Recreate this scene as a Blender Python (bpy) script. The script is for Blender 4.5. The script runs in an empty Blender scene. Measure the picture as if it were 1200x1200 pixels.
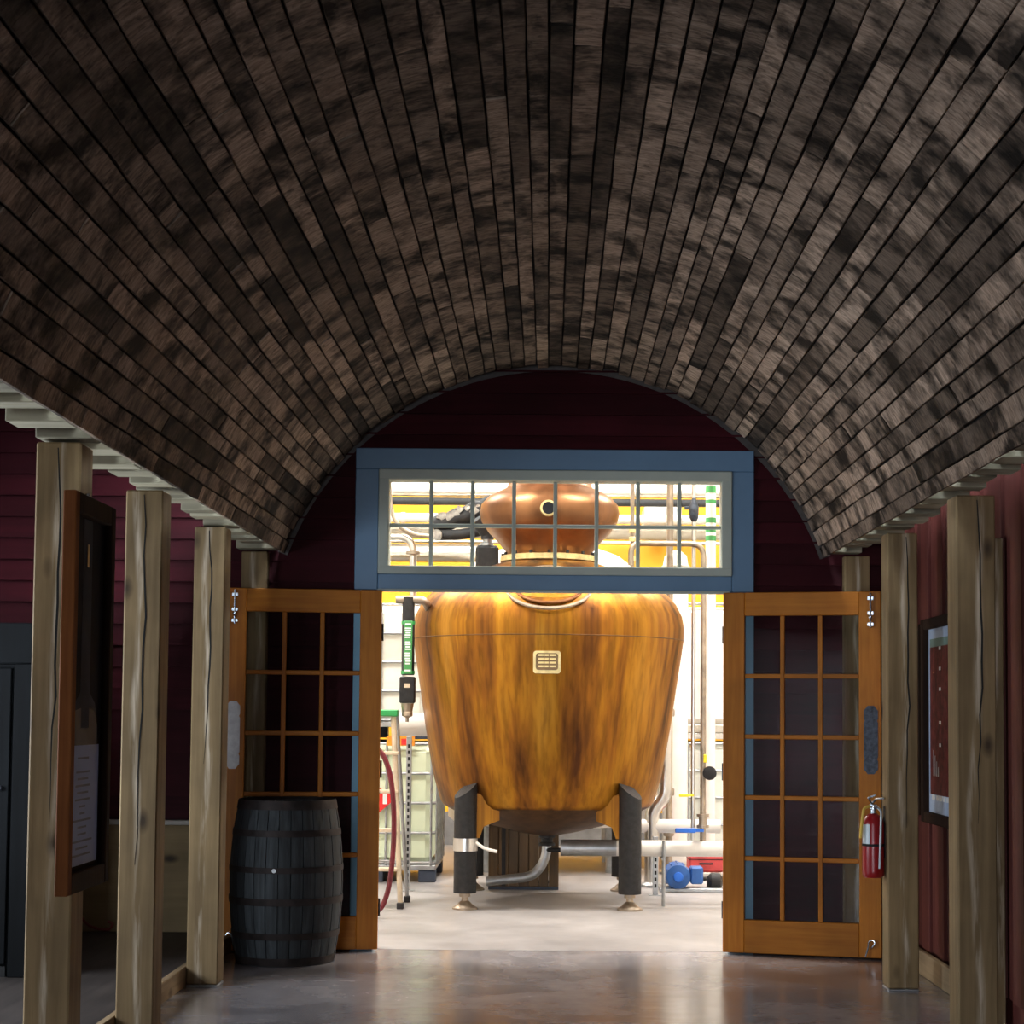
import bpy, bmesh, math, random
from mathutils import Vector, Matrix
random.seed(7)
PI = math.pi
scene = bpy.context.scene
col = scene.collection

# ------------------------------------------------------------------ camera
FPX, VPX, VPY = 1990.0, 643.0, 838.0
TILT, ROLL = math.radians(3.1), math.radians(.45)
CY = VPY - FPX*math.tan(TILT)
MROT = (Matrix.Rotation(PI/2+TILT, 3, 'X') @ Matrix.Rotation(ROLL, 3, 'Z'))
def ray(px, py):
    return MROT @ Vector(((px-VPX)/FPX, -(py-CY)/FPX, -1))
_r = ray(643, 1114)
EYE = -_r.z/_r.y*10.0
def AY(px, py, Y):
    r = ray(px, py); r = r*(Y/r.y); return Vector((r.x, Y, r.z+EYE))
def AX(px, py, X):
    r = ray(px, py); r = r*(X/r.x); return Vector((X, r.y, r.z+EYE))
cd = bpy.data.cameras.new('camera'); cam = bpy.data.objects.new('camera', cd); col.objects.link(cam)
cd.sensor_width = 36; cd.sensor_fit = 'HORIZONTAL'; cd.lens = 36*FPX/1200
cd.shift_x = -(VPX-600)/1200; cd.shift_y = (CY-600)/1200
cd.clip_start = .05; cd.clip_end = 200
cam.matrix_world = Matrix.Translation((0, 0, EYE)) @ MROT.to_4x4()
scene.camera = cam

# ------------------------------------------------------------------ world, lamps, exposure
wd = bpy.data.worlds.new('daylight'); scene.world = wd; wd.use_nodes = True
bg = wd.node_tree.nodes['Background']; bg.inputs[0].default_value = (.82, .90, 1, 1); bg.inputs[1].default_value = 20.0
def area(name, loc, rot, sx, sy, power, color=(1, 1, 1), portal=False):
    l = bpy.data.lights.new(name, 'AREA'); l.shape = 'RECTANGLE'; l.size = sx; l.size_y = sy; l.energy = power; l.color = color
    o = bpy.data.objects.new(name, l); col.objects.link(o); o.location = loc; o.rotation_euler = rot
    if portal: l.cycles.is_portal = True
    return o
for i, (x, y) in enumerate(((-1.9, 11.4), (1.9, 11.4), (-3, 14.8), (0, 15.0), (3, 14.8))):
    area('high_bay_light', (x, y, 5.55), (0, 0, 0), 1.5, .6, 290, (1, .96, .91))
area('side_window_portal', (-3.74, 6.7, 1.3), (0, -PI/2, 0), 1.0, 2.0, 1, portal=True)
area('rear_opening_portal', (-2.2, -8.05, 1.25), (PI/2, 0, 0), 2.6, 2.4, 1, portal=True)
vs = scene.view_settings
vs.view_transform = 'Standard'; vs.look = 'None'; vs.gamma = 1; vs.use_curve_mapping = False; vs.exposure = 0.0

# ------------------------------------------------------------------ materials
MATS = {}
class NT:
    def __init__(s, name):
        m = bpy.data.materials.new(name); m.use_nodes = True; s.m = m; s.t = m.node_tree; s.n = s.t.nodes; s.l = s.t.links
        s.b = s.n['Principled BSDF']; MATS[name] = m
    def node(s, kind, **kw):
        n = s.n.new(kind)
        for k, v in kw.items(): setattr(n, k, v)
        return n
    def link(s, a, b): s.l.new(a, b)
    def coord(s, scale=(1, 1, 1), rnd=0.0, kind='Object'):
        tc = s.node('ShaderNodeTexCoord'); mp = s.node('ShaderNodeMapping'); mp.inputs['Scale'].default_value = scale
        s.link(tc.outputs[kind], mp.inputs['Vector'])
        if rnd:
            oi = s.node('ShaderNodeObjectInfo'); ma = s.node('ShaderNodeMath', operation='MULTIPLY'); ma.inputs[1].default_value = rnd
            s.link(oi.outputs['Random'], ma.inputs[0])
            cx = s.node('ShaderNodeCombineXYZ')
            for i in range(3): s.link(ma.outputs[0], cx.inputs[i])
            s.link(cx.outputs[0], mp.inputs['Location'])
        return mp.outputs[0]
    def noise(s, vec, scale=5, detail=4, rough=.55, dist=0):
        n = s.node('ShaderNodeTexNoise'); n.inputs['Scale'].default_value = scale; n.inputs['Detail'].default_value = detail
        n.inputs['Roughness'].default_value = rough; n.inputs['Distortion'].default_value = dist
        s.link(vec, n.inputs['Vector']); return n.outputs['Fac']
    def ramp(s, fac, stops):
        r = s.node('ShaderNodeValToRGB'); e = r.color_ramp.elements
        while len(e) < len(stops): e.new(.5)
        for el, (p, c) in zip(e, stops):
            el.position = p; el.color = tuple(c)+(1,) if not isinstance(c, (int, float)) else (c, c, c, 1)
        s.link(fac, r.inputs[0]); return r.outputs[0]
    def mix(s, a, b, fac, mode='MULTIPLY'):
        n = s.node('ShaderNodeMix', data_type='RGBA', blend_type=mode)
        for sock, v in ((n.inputs[0], fac), (n.inputs[6], a), (n.inputs[7], b)):
            if hasattr(v, 'links'): s.link(v, sock)
            elif isinstance(v, (int, float)): sock.default_value = v
            else: sock.default_value = tuple(v)+(1,)
        return n.outputs[2]
    def rnd(s): return s.node('ShaderNodeObjectInfo').outputs['Random']
    def bump(s, h, strength=.3, dist=.01):
        n = s.node('ShaderNodeBump'); n.inputs['Strength'].default_value = strength; n.inputs['Distance'].default_value = dist
        s.link(h, n.inputs['Height']); s.link(n.outputs[0], s.b.inputs['Normal'])
    def out(s, color=None, rough=None, metal=None, **kw):
        for key, v in (('Base Color', color), ('Roughness', rough), ('Metallic', metal)):
            if v is None: continue
            if hasattr(v, 'links'): s.link(v, s.b.inputs[key])
            elif isinstance(v, (int, float)): s.b.inputs[key].default_value = v
            else: s.b.inputs[key].default_value = tuple(v)+(1,)
        for k, v in kw.items(): s.b.inputs[k].default_value = v
        return s.m
def plain(name, c, rough=.6, metal=0.0, var=.25, scale=6, bump=0.0):
    """a colour with a little procedural mottling"""
    t = NT(name); v = t.coord(); n = t.noise(v, scale, 5)
    lo = tuple(x*(1-var) for x in c); hi = tuple(min(1, x*(1+var)) for x in c)
    t.out(t.ramp(n, [(.3, lo), (.7, hi)]), rough, metal)
    if bump: t.bump(t.noise(v, scale*8, 3), bump)
    return t.m
def wood(name, lo, hi, axis=2, fine=1.0, rough=.75, knots=0.0, var=.35, bump=.25):
    """grain running along the given local axis, with per-object variation and optional knots"""
    t = NT(name); sc = [26*fine]*3; sc[axis] = 1.3*fine
    v = t.coord(tuple(sc), 37); n = t.noise(v, 1, 5, .6, .4)
    c = t.ramp(n, [(.28, lo), (.72, hi)])
    c = t.mix(c, t.ramp(t.rnd(), [(0, 1-var), (1, 1.0)]), 1.0)
    big = t.noise(t.coord((1.6, 1.6, 1.6), 11), 1.5, 3)
    c = t.mix(c, t.ramp(big, [(.35, .72), (.65, 1.0)]), 1.0)
    if knots:
        ks = [5.0]*3; ks[axis] = 2.6
        vo = t.node('ShaderNodeTexVoronoi'); vo.inputs['Scale'].default_value = 1
        t.link(t.coord(tuple(ks), 23), vo.inputs['Vector'])
        c = t.mix(c, t.ramp(vo.outputs['Distance'], [(.05, (.10, .065, .04)), (.16, (1, 1, 1))]), knots)
    if name == 'timber':
        sx = t.node('ShaderNodeSeparateXYZ'); tc = t.node('ShaderNodeTexCoord'); t.link(tc.outputs['Object'], sx.inputs[0])
        wv = t.noise(t.coord((.01, .01, 1.1), 31), 1, 2); w2 = t.noise(t.coord((40, 40, 3), 31), 1, 4)
        m1 = t.node('ShaderNodeMath', operation='MULTIPLY_ADD'); t.link(wv, m1.inputs[0]); m1.inputs[1].default_value = .16; t.link(sx.outputs[0], m1.inputs[2])
        m2 = t.node('ShaderNodeMath', operation='SUBTRACT'); t.link(m1.outputs[0], m2.inputs[0]); m2.inputs[1].default_value = .08
        m3 = t.node('ShaderNodeMath', operation='ABSOLUTE'); t.link(m2.outputs[0], m3.inputs[0])
        band = t.ramp(m3.outputs[0], [(.004, 1.0), (.022, 0.0)]); br_ = t.ramp(w2, [(.42, 0.0), (.62, .75)])
        c = t.mix(c, (.66, .56, .42), t.mix(band, br_, 1.0), 'MIX')
    t.out(c, rough); t.bump(n, bump, .004)
    return t.m

# staves: grey-brown aged oak with cross saw marks, char stains and a tone for each stave
def stave_material(name, joined):
    """joined rows carry each stave's own coordinates and tone as mesh attributes"""
    t = NT(name)
    def co(scale, rnd):
        if not joined: return t.coord(scale, rnd)
        at = t.node('ShaderNodeAttribute', attribute_name='stave_co'); mp = t.node('ShaderNodeMapping'); mp.inputs['Scale'].default_value = scale
        t.link(at.outputs['Vector'], mp.inputs['Vector']); return mp.outputs[0]
    tone = t.node('ShaderNodeAttribute', attribute_name='stave_tone').outputs['Fac'] if joined else t.rnd()
    cross = t.noise(co((1.1, 70, 2), 53), 1, 5, .65, .4)
    stain = t.noise(co((.35, 5, 1.2), 91), 1, 4, .62, .25)
    blot = t.noise(co((1.3, 24, 3), 71), 1, 5, .68, .3)
    c = t.ramp(cross, [(.30, (.26, .18, .128)), (.5, (.56, .415, .31)), (.72, (.84, .65, .50))])
    c = t.mix(c, t.ramp(stain, [(.36, .06), (.46, .42), (.57, 1.0)]), 1.0)
    c = t.mix(c, t.ramp(blot, [(.34, .35), (.48, 1.0)]), .8)
    c = t.mix(c, t.ramp(tone, [(0, .16), (.22, .45), (.65, .80), (1, 1.0)]), 1.0)
    t.out(c, .72); t.bump(cross, .5, .006)
stave_material('stave_oak', False); stave_material('stave_oak_rows', True)
plain('vault_felt', (.012, .011, .011), .95)
wood('timber', (.215, .140, .060), (.375, .256, .120), 2, 1.0, .8, .85)
wood('timber_edge', (.30, .20, .10), (.48, .34, .19), 1, 1.0, .8, .6)
wood('pale_pine', (.38, .34, .22), (.56, .52, .37), 0, 1.0, .75, .4)
wood('fir_stain', (.45, .142, .013), (.60, .220, .024), 2, 1.6, .42, 0, .15, .1)
wood('fir_stain_cross', (.45, .142, .013), (.60, .220, .024), 0, 1.6, .42, 0, .15, .1)
wood('red_siding', (.043, .0042, .0078), (.072, .0075, .0135), 0, .8, .6, .25, .35, .2)
wood('red_board', (.12, .030, .025), (.19, .055, .045), 2, .8, .55, 0, .45, .2)
wood('barrel_oak', (.008, .011, .014), (.085, .100, .108), 2, 1.5, .75, 0, .6, .3)
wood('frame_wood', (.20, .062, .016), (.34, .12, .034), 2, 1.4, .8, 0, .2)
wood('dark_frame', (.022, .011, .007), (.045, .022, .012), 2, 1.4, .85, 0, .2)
wood('dark_cabinet', (.0018, .0024, .003), (.005, .0065, .008), 2, 1, .8, 0, .3)
wood('plywood', (.25, .175, .075), (.38, .27, .13), 0, .55, .7, .9, .1)
wood('deck', (.055, .045, .040), (.11, .09, .08), 1, .8, .55, 0, .3)
wood('crate_wood', (.10, .055, .02), (.20, .115, .045), 2, 1.2, .6, .3, .4)
plain('blue_paint', (.115, .215, .34), .45, 0, .08, 3)
plain('jamb_blue', (.24, .46, .64), .5, 0, .06)
plain('hill_green', (.16, .24, .20), .8)
plain('pale_green_paint', (.42, .46, .40), .5, 0, .06)
plain('cap_paint', (.45, .42, .37), .6)
plain('white_wall', (.75, .74, .70), .8, 0, .04)
plain('yellow_wall', (.80, .42, .02), .6, 0, .06, 2)
plain('grey_base', (.16, .16, .16), .7)
plain('black_iron', (.018, .017, .018), .55, .3, .4, 30, .3)
plain('rust_hoop', (.030, .022, .020), .6, .6, .5, 14)
plain('chrome', (.55, .60, .64), .25, 1, .1)
plain('aged_plate', (.055, .062, .078), .5, .6, .6, 40)
plain('pewter_plate', (.40, .38, .37), .5, .5, .2, 20)
plain('galvanised', (.42, .43, .44), .42, .85, .2, 12)
plain('stainless', (.62, .59, .55), .28, 1, .08)
plain('dull_pipe', (.36, .29, .22), .4, .8, .3, 9)
plain('white_jacket', (.80, .76, .70), .5, 0, .06)
plain('beige_jacket', (.46, .42, .35), .6, 0, .15)
plain('black_foam', (.020, .020, .022), .7)
plain('foil', (.42, .40, .37), .35, .8, .5, 25, .8)
plain('tote_plastic', (.72, .80, .58), .5, 0, .05)
plain('tote_plastic_white', (.82, .84, .76), .5, 0, .04)
plain('dark_pallet', (.05, .06, .085), .6)
plain('red_rubber', (.15, .010, .018), .45)
plain('extinguisher_red', (.34, .008, .012), .3, 0, .08)
plain('label_silver', (.45, .50, .52), .4, .3)
plain('white_print', (.78, .80, .80), .6, 0, .05)
plain('black_print', (.02, .02, .02), .6)
plain('strap_yellow', (.75, .50, .08), .6)
plain('motor_blue', (.025, .10, .32), .4, .1, .2)
plain('valve_blue', (.02, .14, .60), .45)
plain('valve_yellow', (.85, .62, .02), .45)
plain('green_cap', (.02, .28, .07), .5)
plain('green_tape', (.05, .26, .07), .5)
plain('sign_red', (.72, .02, .02), .5)
plain('sign_orange', (.90, .30, .02), .5)
plain('crate_red', (.55, .06, .06), .5)
plain('fibreglass_beige', (.62, .50, .36), .55)
plain('brass_plaque', (.74, .58, .27), .4, .6, .25, 20)
plain('plaque_dark', (.20, .13, .07), .5, .5)
plain('poster_black', (.014, .014, .017), .9)
plain('poster_grey', (.05, .055, .07), .9)
plain('paper_blue', (.34, .44, .68), .7, 0, .05)
plain('text_grey', (.16, .18, .24), .7)
plain('gold_mark', (.55, .36, .12), .5)
plain('poster_sky', (.42, .52, .68), .6, 0, .1)
plain('poster_red', (.13, .028, .022), .6, 0, .5, 20)
plain('poster_orange', (.55, .20, .05), .6, 0, .6, 18)
plain('copper_cable', (.22, .035, .025), .4)
# copper with vertical heat streaks and patina
t = NT('still_copper')
st1 = t.noise(t.coord((3.6, 3.6, .16)), 1, 4, .6, .2)
st2 = t.noise(t.coord((22, 22, .35)), 1, 4, .6, .2)
c = t.ramp(st1, [(.36, (.085, .028, .008)), (.46, (.25, .092, .010)), (.57, (.40, .170, .012)), (.74, (.46, .215, .025))])
c = t.mix(c, t.ramp(st2, [(.32, .50), (.58, 1.0)]), .8)
t.out(c, t.ramp(st1, [(.3, .52), (.7, .38)]), .78)
t = NT('dark_copper')  # darker copper: shade under the base cone painted as colour; weld seam too
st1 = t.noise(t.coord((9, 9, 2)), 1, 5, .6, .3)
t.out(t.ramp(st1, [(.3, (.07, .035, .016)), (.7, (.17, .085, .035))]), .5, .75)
t = NT('bulb_copper')
st1 = t.noise(t.coord((4, 4, 1)), 1, 5, .6, .5)
t.out(t.ramp(st1, [(.3, (.17, .072, .030)), (.7, (.36, .165, .072))]), .38, .85)
# polished concrete
def concrete(name, lo, hi, r0, r1):
    t = NT(name); v = t.coord()
    n = t.noise(v, 1.3, 7, .6, .3); n2 = t.noise(v, 9, 5, .65)
    c = t.ramp(n, [(.3, lo), (.7, hi)]); c = t.mix(c, t.ramp(n2, [(.3, .82), (.6, 1.0)]), .6)
    t.out(c, t.ramp(n, [(.3, r0), (.7, r1)])); t.bump(t.noise(t.coord((.9, 7, 1)), 1, 5, .65), .22, .008)
concrete('hall_concrete', (.17, .158, .166), (.42, .39, .40), .14, .30)
MATS['hall_concrete'].node_tree.nodes['Principled BSDF'].inputs['Coat Weight'].default_value = .35; MATS['hall_concrete'].node_tree.nodes['Principled BSDF'].inputs['Coat Roughness'].default_value = .2
MATS['hall_concrete'].node_tree.nodes['Principled BSDF'].inputs['Specular IOR Level'].default_value = .9
concrete('still_concrete', (.22, .205, .20), (.36, .335, .325), .35, .55)
# thin window glass
t = NT('glass'); t.n.remove(t.b)
tr = t.node('ShaderNodeBsdfTransparent'); tr.inputs[0].default_value = (.93, .95, .95, 1)
gl = t.node('ShaderNodeBsdfGlossy'); gl.inputs['Roughness'].default_value = .02
fr = t.node('ShaderNodeFresnel'); fr.inputs[0].default_value = 1.5
mx = t.node('ShaderNodeMixShader'); ge = t.node('ShaderNodeNewGeometry'); inv = t.node('ShaderNodeMath', operation='SUBTRACT'); inv.inputs[0].default_value = 1; t.link(ge.outputs['Backfacing'], inv.inputs[1])
mu = t.node('ShaderNodeMath', operation='MULTIPLY'); t.link(fr.outputs[0], mu.inputs[0]); t.link(inv.outputs[0], mu.inputs[1])
t.link(mu.outputs[0], mx.inputs[0]); t.link(tr.outputs[0], mx.inputs[1]); t.link(gl.outputs[0], mx.inputs[2])
t.link(mx.outputs[0], t.n['Material Output'].inputs[0])
for n_ in ('poster_black', 'poster_grey', 'dark_pallet', 'paper_blue', 'poster_red', 'poster_orange', 'dark_frame', 'dark_cabinet', 'black_print', 'stave_oak', 'stave_oak_rows', 'red_siding', 'frame_wood', 'red_board', 'fir_stain', 'fir_stain_cross'): MATS[n_].node_tree.nodes['Principled BSDF'].inputs['Specular IOR Level'].default_value = .15

# ------------------------------------------------------------------ mesh helpers
class MB:
    def __init__(s): s.v = []; s.f = []
    def add(s, verts, faces):
        o = len(s.v); s.v += [tuple(p) for p in verts]; s.f += [tuple(i+o for i in f) for f in faces]; return s
    def box(s, x0, x1, y0, y1, z0, z1, ch=0.0):
        if x0 > x1: x0, x1 = x1, x0
        if y0 > y1: y0, y1 = y1, y0
        if z0 > z1: z0, z1 = z1, z0
        if not ch:
            return s.add([(x, y, z) for z in (z0, z1) for y in (y0, y1) for x in (x0, x1)],
                         [(0, 2, 3, 1), (4, 5, 7, 6), (0, 1, 5, 4), (2, 6, 7, 3), (0, 4, 6, 2), (1, 3, 7, 5)])
        bm = bmesh.new(); bmesh.ops.create_cube(bm, size=1)
        for vv in bm.verts:
            vv.co = Vector(((x0+x1)/2+vv.co.x*(x1-x0), (y0+y1)/2+vv.co.y*(y1-y0), (z0+z1)/2+vv.co.z*(z1-z0)))
        bmesh.ops.bevel(bm, geom=list(bm.edges), offset=ch, segments=1, affect='EDGES')
        bm.verts.index_update()
        s.add([vv.co for vv in bm.verts], [[q.index for q in f.verts] for f in bm.faces]); bm.free(); return s
    def lathe(s, prof, c=(0, 0, 0), n=32, axis='Z', cap=True):
        o = []
        for r, h in prof:
            for k in range(n):
                a = 2*PI*k/n; p = (r*math.cos(a), r*math.sin(a), h)
                if axis == 'X': p = (p[2], p[0], p[1])
                if axis == 'Y': p = (p[1], p[2], p[0])
                o.append((c[0]+p[0], c[1]+p[1], c[2]+p[2]))
        fs = []
        for i in range(len(prof)-1):
            for k in range(n):
                a, b = i*n+k, i*n+(k+1) % n; fs.append((a, b, b+n, a+n))
        if cap:
            fs.append(tuple(reversed(range(n)))); fs.append(tuple((len(prof)-1)*n+k for k in range(n)))
        return s.add(o, fs)
    def tube(s, pts, r, n=12, bend=0.0, segs=6):
        """round tube along a polyline, corners rounded with radius bend; r may be a function of 0..1"""
        P = [Vector(p) for p in pts]
        if bend:
            Q = [P[0]]
            for i in range(1, len(P)-1):
                a, b = (P[i-1]-P[i]), (P[i+1]-P[i]); d = min(bend, a.length*.49, b.length*.49)
                A, B = P[i]+a.normalized()*d, P[i]+b.normalized()*d
                for k in range(segs+1):
                    u = k/segs; Q.append(A*(1-u)**2+P[i]*2*u*(1-u)+B*u*u)
            Q.append(P[-1]); P = Q
        T = [(P[min(i+1, len(P)-1)]-P[max(i-1, 0)]).normalized() for i in range(len(P))]
        ref = Vector((0, 0, 1)) if abs(T[0].z) < .9 else Vector((1, 0, 0))
        N = T[0].cross(ref).normalized(); o = []
        for i, p in enumerate(P):
            N = (N-T[i]*N.dot(T[i])).normalized(); B = T[i].cross(N)
            rr = r(i/(len(P)-1)) if callable(r) else r
            o += [p+(N*math.cos(2*PI*k/n)+B*math.sin(2*PI*k/n))*rr for k in range(n)]
        fs = []
        for i in range(len(P)-1):
            for k in range(n):
                a, b = i*n+k, i*n+(k+1) % n; fs.append((a, b, b+n, a+n))
        fs += [tuple(reversed(range(n))), tuple((len(P)-1)*n+k for k in range(n))]
        return s.add(o, fs)
    def cyl(s, a, b, r, n=16): return s.tube([a, b], r, n)
    def prism(s, poly, lift, d):
        """closed outline in 3D points extruded by vector d"""
        n = len(poly); d = Vector(d); a = [Vector(p)+Vector(lift) for p in poly]
        return s.add(a+[p+d for p in a], [tuple(reversed(range(n))), tuple(range(n, 2*n))]+[(i, (i+1) % n, (i+1) % n+n, i+n) for i in range(n)])
    def mesh(s, name, off=(0, 0, 0), smooth=35):
        me = bpy.data.meshes.new(name); me.from_pydata([(p[0]-off[0], p[1]-off[1], p[2]-off[2]) for p in s.v], [], s.f)
        bm = bmesh.new(); bm.from_mesh(me); bmesh.ops.recalc_face_normals(bm, faces=bm.faces); bm.to_mesh(me); bm.free()
        if smooth:
            for p in me.polygons: p.use_smooth = True
            me.set_sharp_from_angle(angle=math.radians(smooth))
        return me
def tag(o, label=None, cat=None, group=None, kind=None):
    for k, v in (('label', label), ('category', cat), ('group', group), ('kind', kind)):
        if v: o[k] = v
    return o
def link(name, me, mat, parent=None, loc=(0, 0, 0)):
    o = bpy.data.objects.new(name, me); col.objects.link(o); o.location = loc
    if mat and not me.materials: me.materials.append(MATS[mat])
    if parent: o.parent = parent
    return o
def worldloc(o):
    L = Vector(o.location)
    while o.parent: o = o.parent; L += Vector(o.location)
    return L
def empty(name, loc, label, cat, group=None):
    o = bpy.data.objects.new(name, None); col.objects.link(o); o.location = loc; o.empty_display_size = .1
    return tag(o, label, cat, group)
def part(parent, name, mb, mat, label=None, kind=None, local=False, smooth=35):
    """mesh in world metres (or the parent's own frame when local) hung under parent"""
    L = Vector((0, 0, 0)) if local else worldloc(parent)
    xs = [p[0] for p in mb.v]; ys = [p[1] for p in mb.v]; zs = [p[2] for p in mb.v]
    c = Vector(((min(xs)+max(xs))/2, (min(ys)+max(ys))/2, (min(zs)+max(zs))/2))
    o = link(name, mb.mesh(name, c, smooth), mat, parent, c-L)
    return tag(o, label, kind=kind)
def solo(name, mb, mat, label=None, cat=None, group=None, kind=None, smooth=35):
    xs = [p[0] for p in mb.v]; ys = [p[1] for p in mb.v]; zs = [p[2] for p in mb.v]
    c = ((min(xs)+max(xs))/2, (min(ys)+max(ys))/2, min(zs))
    return tag(link(name, mb.mesh(name, c, smooth), mat, None, c), label, cat, group, kind)

# ================================================================== THE SETTING
WY = 10.0                               # plane of the end wall with the doors
CX0, ZC, RV = .027, 1.742, 1.678        # vault axis and radius
HALF = math.radians(70.4)
Y0V = -8.0
solo('floor', MB().box(-4.2, 4.2, Y0V, WY-.004, -.15, 0), 'hall_concrete', 'dark polished concrete floor of the vaulted hall', kind='structure')
solo('floor_stillhouse', MB().box(-6, 6, WY+.004, 18.2, -.15, 0), 'still_concrete', 'pale concrete floor of the bright still house', kind='structure')

# ---- end wall with door opening and transom
XL, XR = -1.01, 1.06                    # door opening
ZH = 2.10
TX0, TX1, TZ0, TZ1 = -1.008, 1.076, 2.195, 2.815   # transom frame outline
CL0, CL1 = -1.145, 1.205                # outer edges of blue casing
CT = 2.94
w = MB()
w.box(-6, XL, WY, WY+.14, 0, 6); w.box(XR, 6, WY, WY+.14, 0, 6)
w.box(XL, XR, WY, WY+.14, ZH+.02, TZ0); w.box(XL, XR, WY, WY+.14, TZ1, 6)
wall = solo('wall_end', w, 'white_wall', 'dark red clapboard end wall around the double doors', kind='structure')
EXPO = .126
zz = 0.0; k = 0
while zz < 3.9:
    for (x0, x1) in ((-4.2, CL0+.004), (CL1-.004, 2.02), (CL0+.004, CL1-.004)):
        if x0 == CL0+.004 and zz+EXPO < CT-.02: continue
        zb = zz if not (x0 == CL0+.004 and zz < CT) else CT-.004
        if zz+EXPO-zb < .02: continue
        b = MB(); prof = [(WY-.032, zb), (WY-.001, zb), (WY-.001, zz+EXPO+.012), (WY-.008, zz+EXPO+.012)]
        b.prism([(x0, p[0], p[1]) for p in prof], (0, 0, 0), (x1-x0, 0, 0))
        part(wall, 'siding_board', b, 'red_siding')
    zz += EXPO; k += 1

# ---- transom window with blue casing
win = tag(link('window_1', MB().box(CL0, CL1, WY-.045, WY-.002, TZ1, CT, .004).mesh('window_1', (0, WY, CT)), 'blue_paint', None, (0, WY, CT)),
          'long transom window in a wide blue casing over the doors', kind='structure')
part(win, 'casing_board', MB().box(CL0, TX0, WY-.045, WY-.002, ZH, TZ1, .004), 'blue_paint')
part(win, 'casing_board', MB().box(TX1, CL1, WY-.045, WY-.002, ZH, TZ1, .004), 'blue_paint')
part(win, 'casing_board', MB().box(TX0+.001, TX1-.001, WY-.045, WY-.002, ZH-.008, TZ0, .004), 'blue_paint')
part(win, 'drip_edge', MB().box(XL, XR, WY-.062, WY-.046, ZH-.012, ZH+.006, .003), 'pale_green_paint')
for (x0, x1) in ((CL0, XL), (XR, CL1)):
    part(win, 'jamb_board', MB().box(x0, x1, WY-.045, WY-.002, .002, ZH-.001, .004), 'jamb_blue', 'lighter blue jamb board')
FW = .062
fr = MB()
fr.box(TX0, TX1, WY-.058, WY+.09, TZ1-FW, TZ1, .006); fr.box(TX0, TX1, WY-.058, WY+.09, TZ0, TZ0+FW*.8, .006)
fr.box(TX0, TX0+FW, WY-.056, WY+.09, TZ0, TZ1, .006); fr.box(TX1-FW, TX1, WY-.056, WY+.09, TZ0, TZ1, .006)
part(win, 'sash', fr, 'pale_green_paint', 'pale green painted sash')
gx0, gx1, gz0, gz1 = TX0+FW, TX1-FW, TZ0+FW*.8, TZ1-FW
gm = (gz0+gz1)/2-.01
for i in range(1, 8):
    x = gx0+(gx1-gx0)*i/8
    part(win, 'muntin', MB().box(x-.012, x+.012, WY+.005, WY+.035, gz0, gz1, .004), 'pale_green_paint')
part(win, 'muntin', MB().box(gx0, gx1, WY+.006, WY+.034, gm-.011, gm+.011, .004), 'pale_green_paint')
for i in range(8):
    for (z0, z1) in ((gz0, gm), (gm, gz1)):
        part(win, 'pane', MB().box(gx0+(gx1-gx0)*i/8+.012, gx0+(gx1-gx0)*(i+1)/8-.012, WY+.018, WY+.022, z0+.011, z1-.011), 'glass')

# ---- vaulted ceiling of barrel staves
sh = MB(); NSEG = 48
for rr in (RV+.031, RV+.038):
    for j in range(NSEG+1):
        a = -HALF+.006+(2*HALF-.012)*j/NSEG
        for y in (Y0V, WY-.03): sh.v.append((CX0+rr*math.sin(a), y, ZC+rr*math.cos(a)))
o2 = (NSEG+1)*2
for j in range(NSEG):
    a = 2*j; sh.f += [(a, a+1, a+3, a+2), (o2+a, o2+a+2, o2+a+3, o2+a+1)]
sh.f += [(0, o2, o2+1, 1), (2*NSEG, 2*NSEG+1, o2+2*NSEG+1, o2+2*NSEG)]
sh.f += [(2*j, 2*j+2, o2+2*j+2, o2+2*j) for j in range(NSEG)]+[(2*j+1, o2+2*j+1, o2+2*j+3, 2*j+3) for j in range(NSEG)]
ceil = solo('ceiling', sh, 'vault_felt', 'barrel-vaulted ceiling lined with aged grey-brown barrel staves', kind='structure')
def stave_mesh(seed):
    """unit stave: length 1 along y, width 1 along x, thickness 1 along z; wavy tapered edges, cupped face"""
    rg = random.Random(seed); NY = 5; v = []; f = []
    for i in range(NY):
        u = i/(NY-1)-.5; wdt = .5*(1-.07*(2*u)**2)+rg.uniform(-.018, .018); sft = rg.uniform(-.015, .015)
        bow = .22*(2*u)**2*rg.uniform(.4, 1)
        for x, z in ((-1, -.36), (-.93, -.5), (0, -.44), (.93, -.5), (1, -.36), (1, .5), (-1, .5)):
            v.append((x*wdt+sft, u, z+(bow if z < 0 else 0)))
    m = 7
    for i in range(NY-1):
        for k in range(m): f.append((i*m+k, i*m+(k+1) % m, (i+1)*m+(k+1) % m, (i+1)*m+k))
    f += [tuple(reversed(range(m))), tuple((NY-1)*m+k for k in range(m))]
    mb = MB(); mb.v = v; mb.f = f; me = mb.mesh('stave', smooth=20); me.materials.append(MATS['stave_oak']); return me
SM = [stave_mesh(i) for i in range(8)]
arc = 2*HALF*RV; ws = []
while sum(ws) < arc: ws.append(random.uniform(.066, .098))
sc_ = arc/sum(ws); ws = [x*sc_ for x in ws]
s_ = -arc/2; TH = .026; far_stuff = MB(); row_co = []; row_tone = []
YSPLIT = 4.7
L0 = worldloc(ceil)
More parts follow.
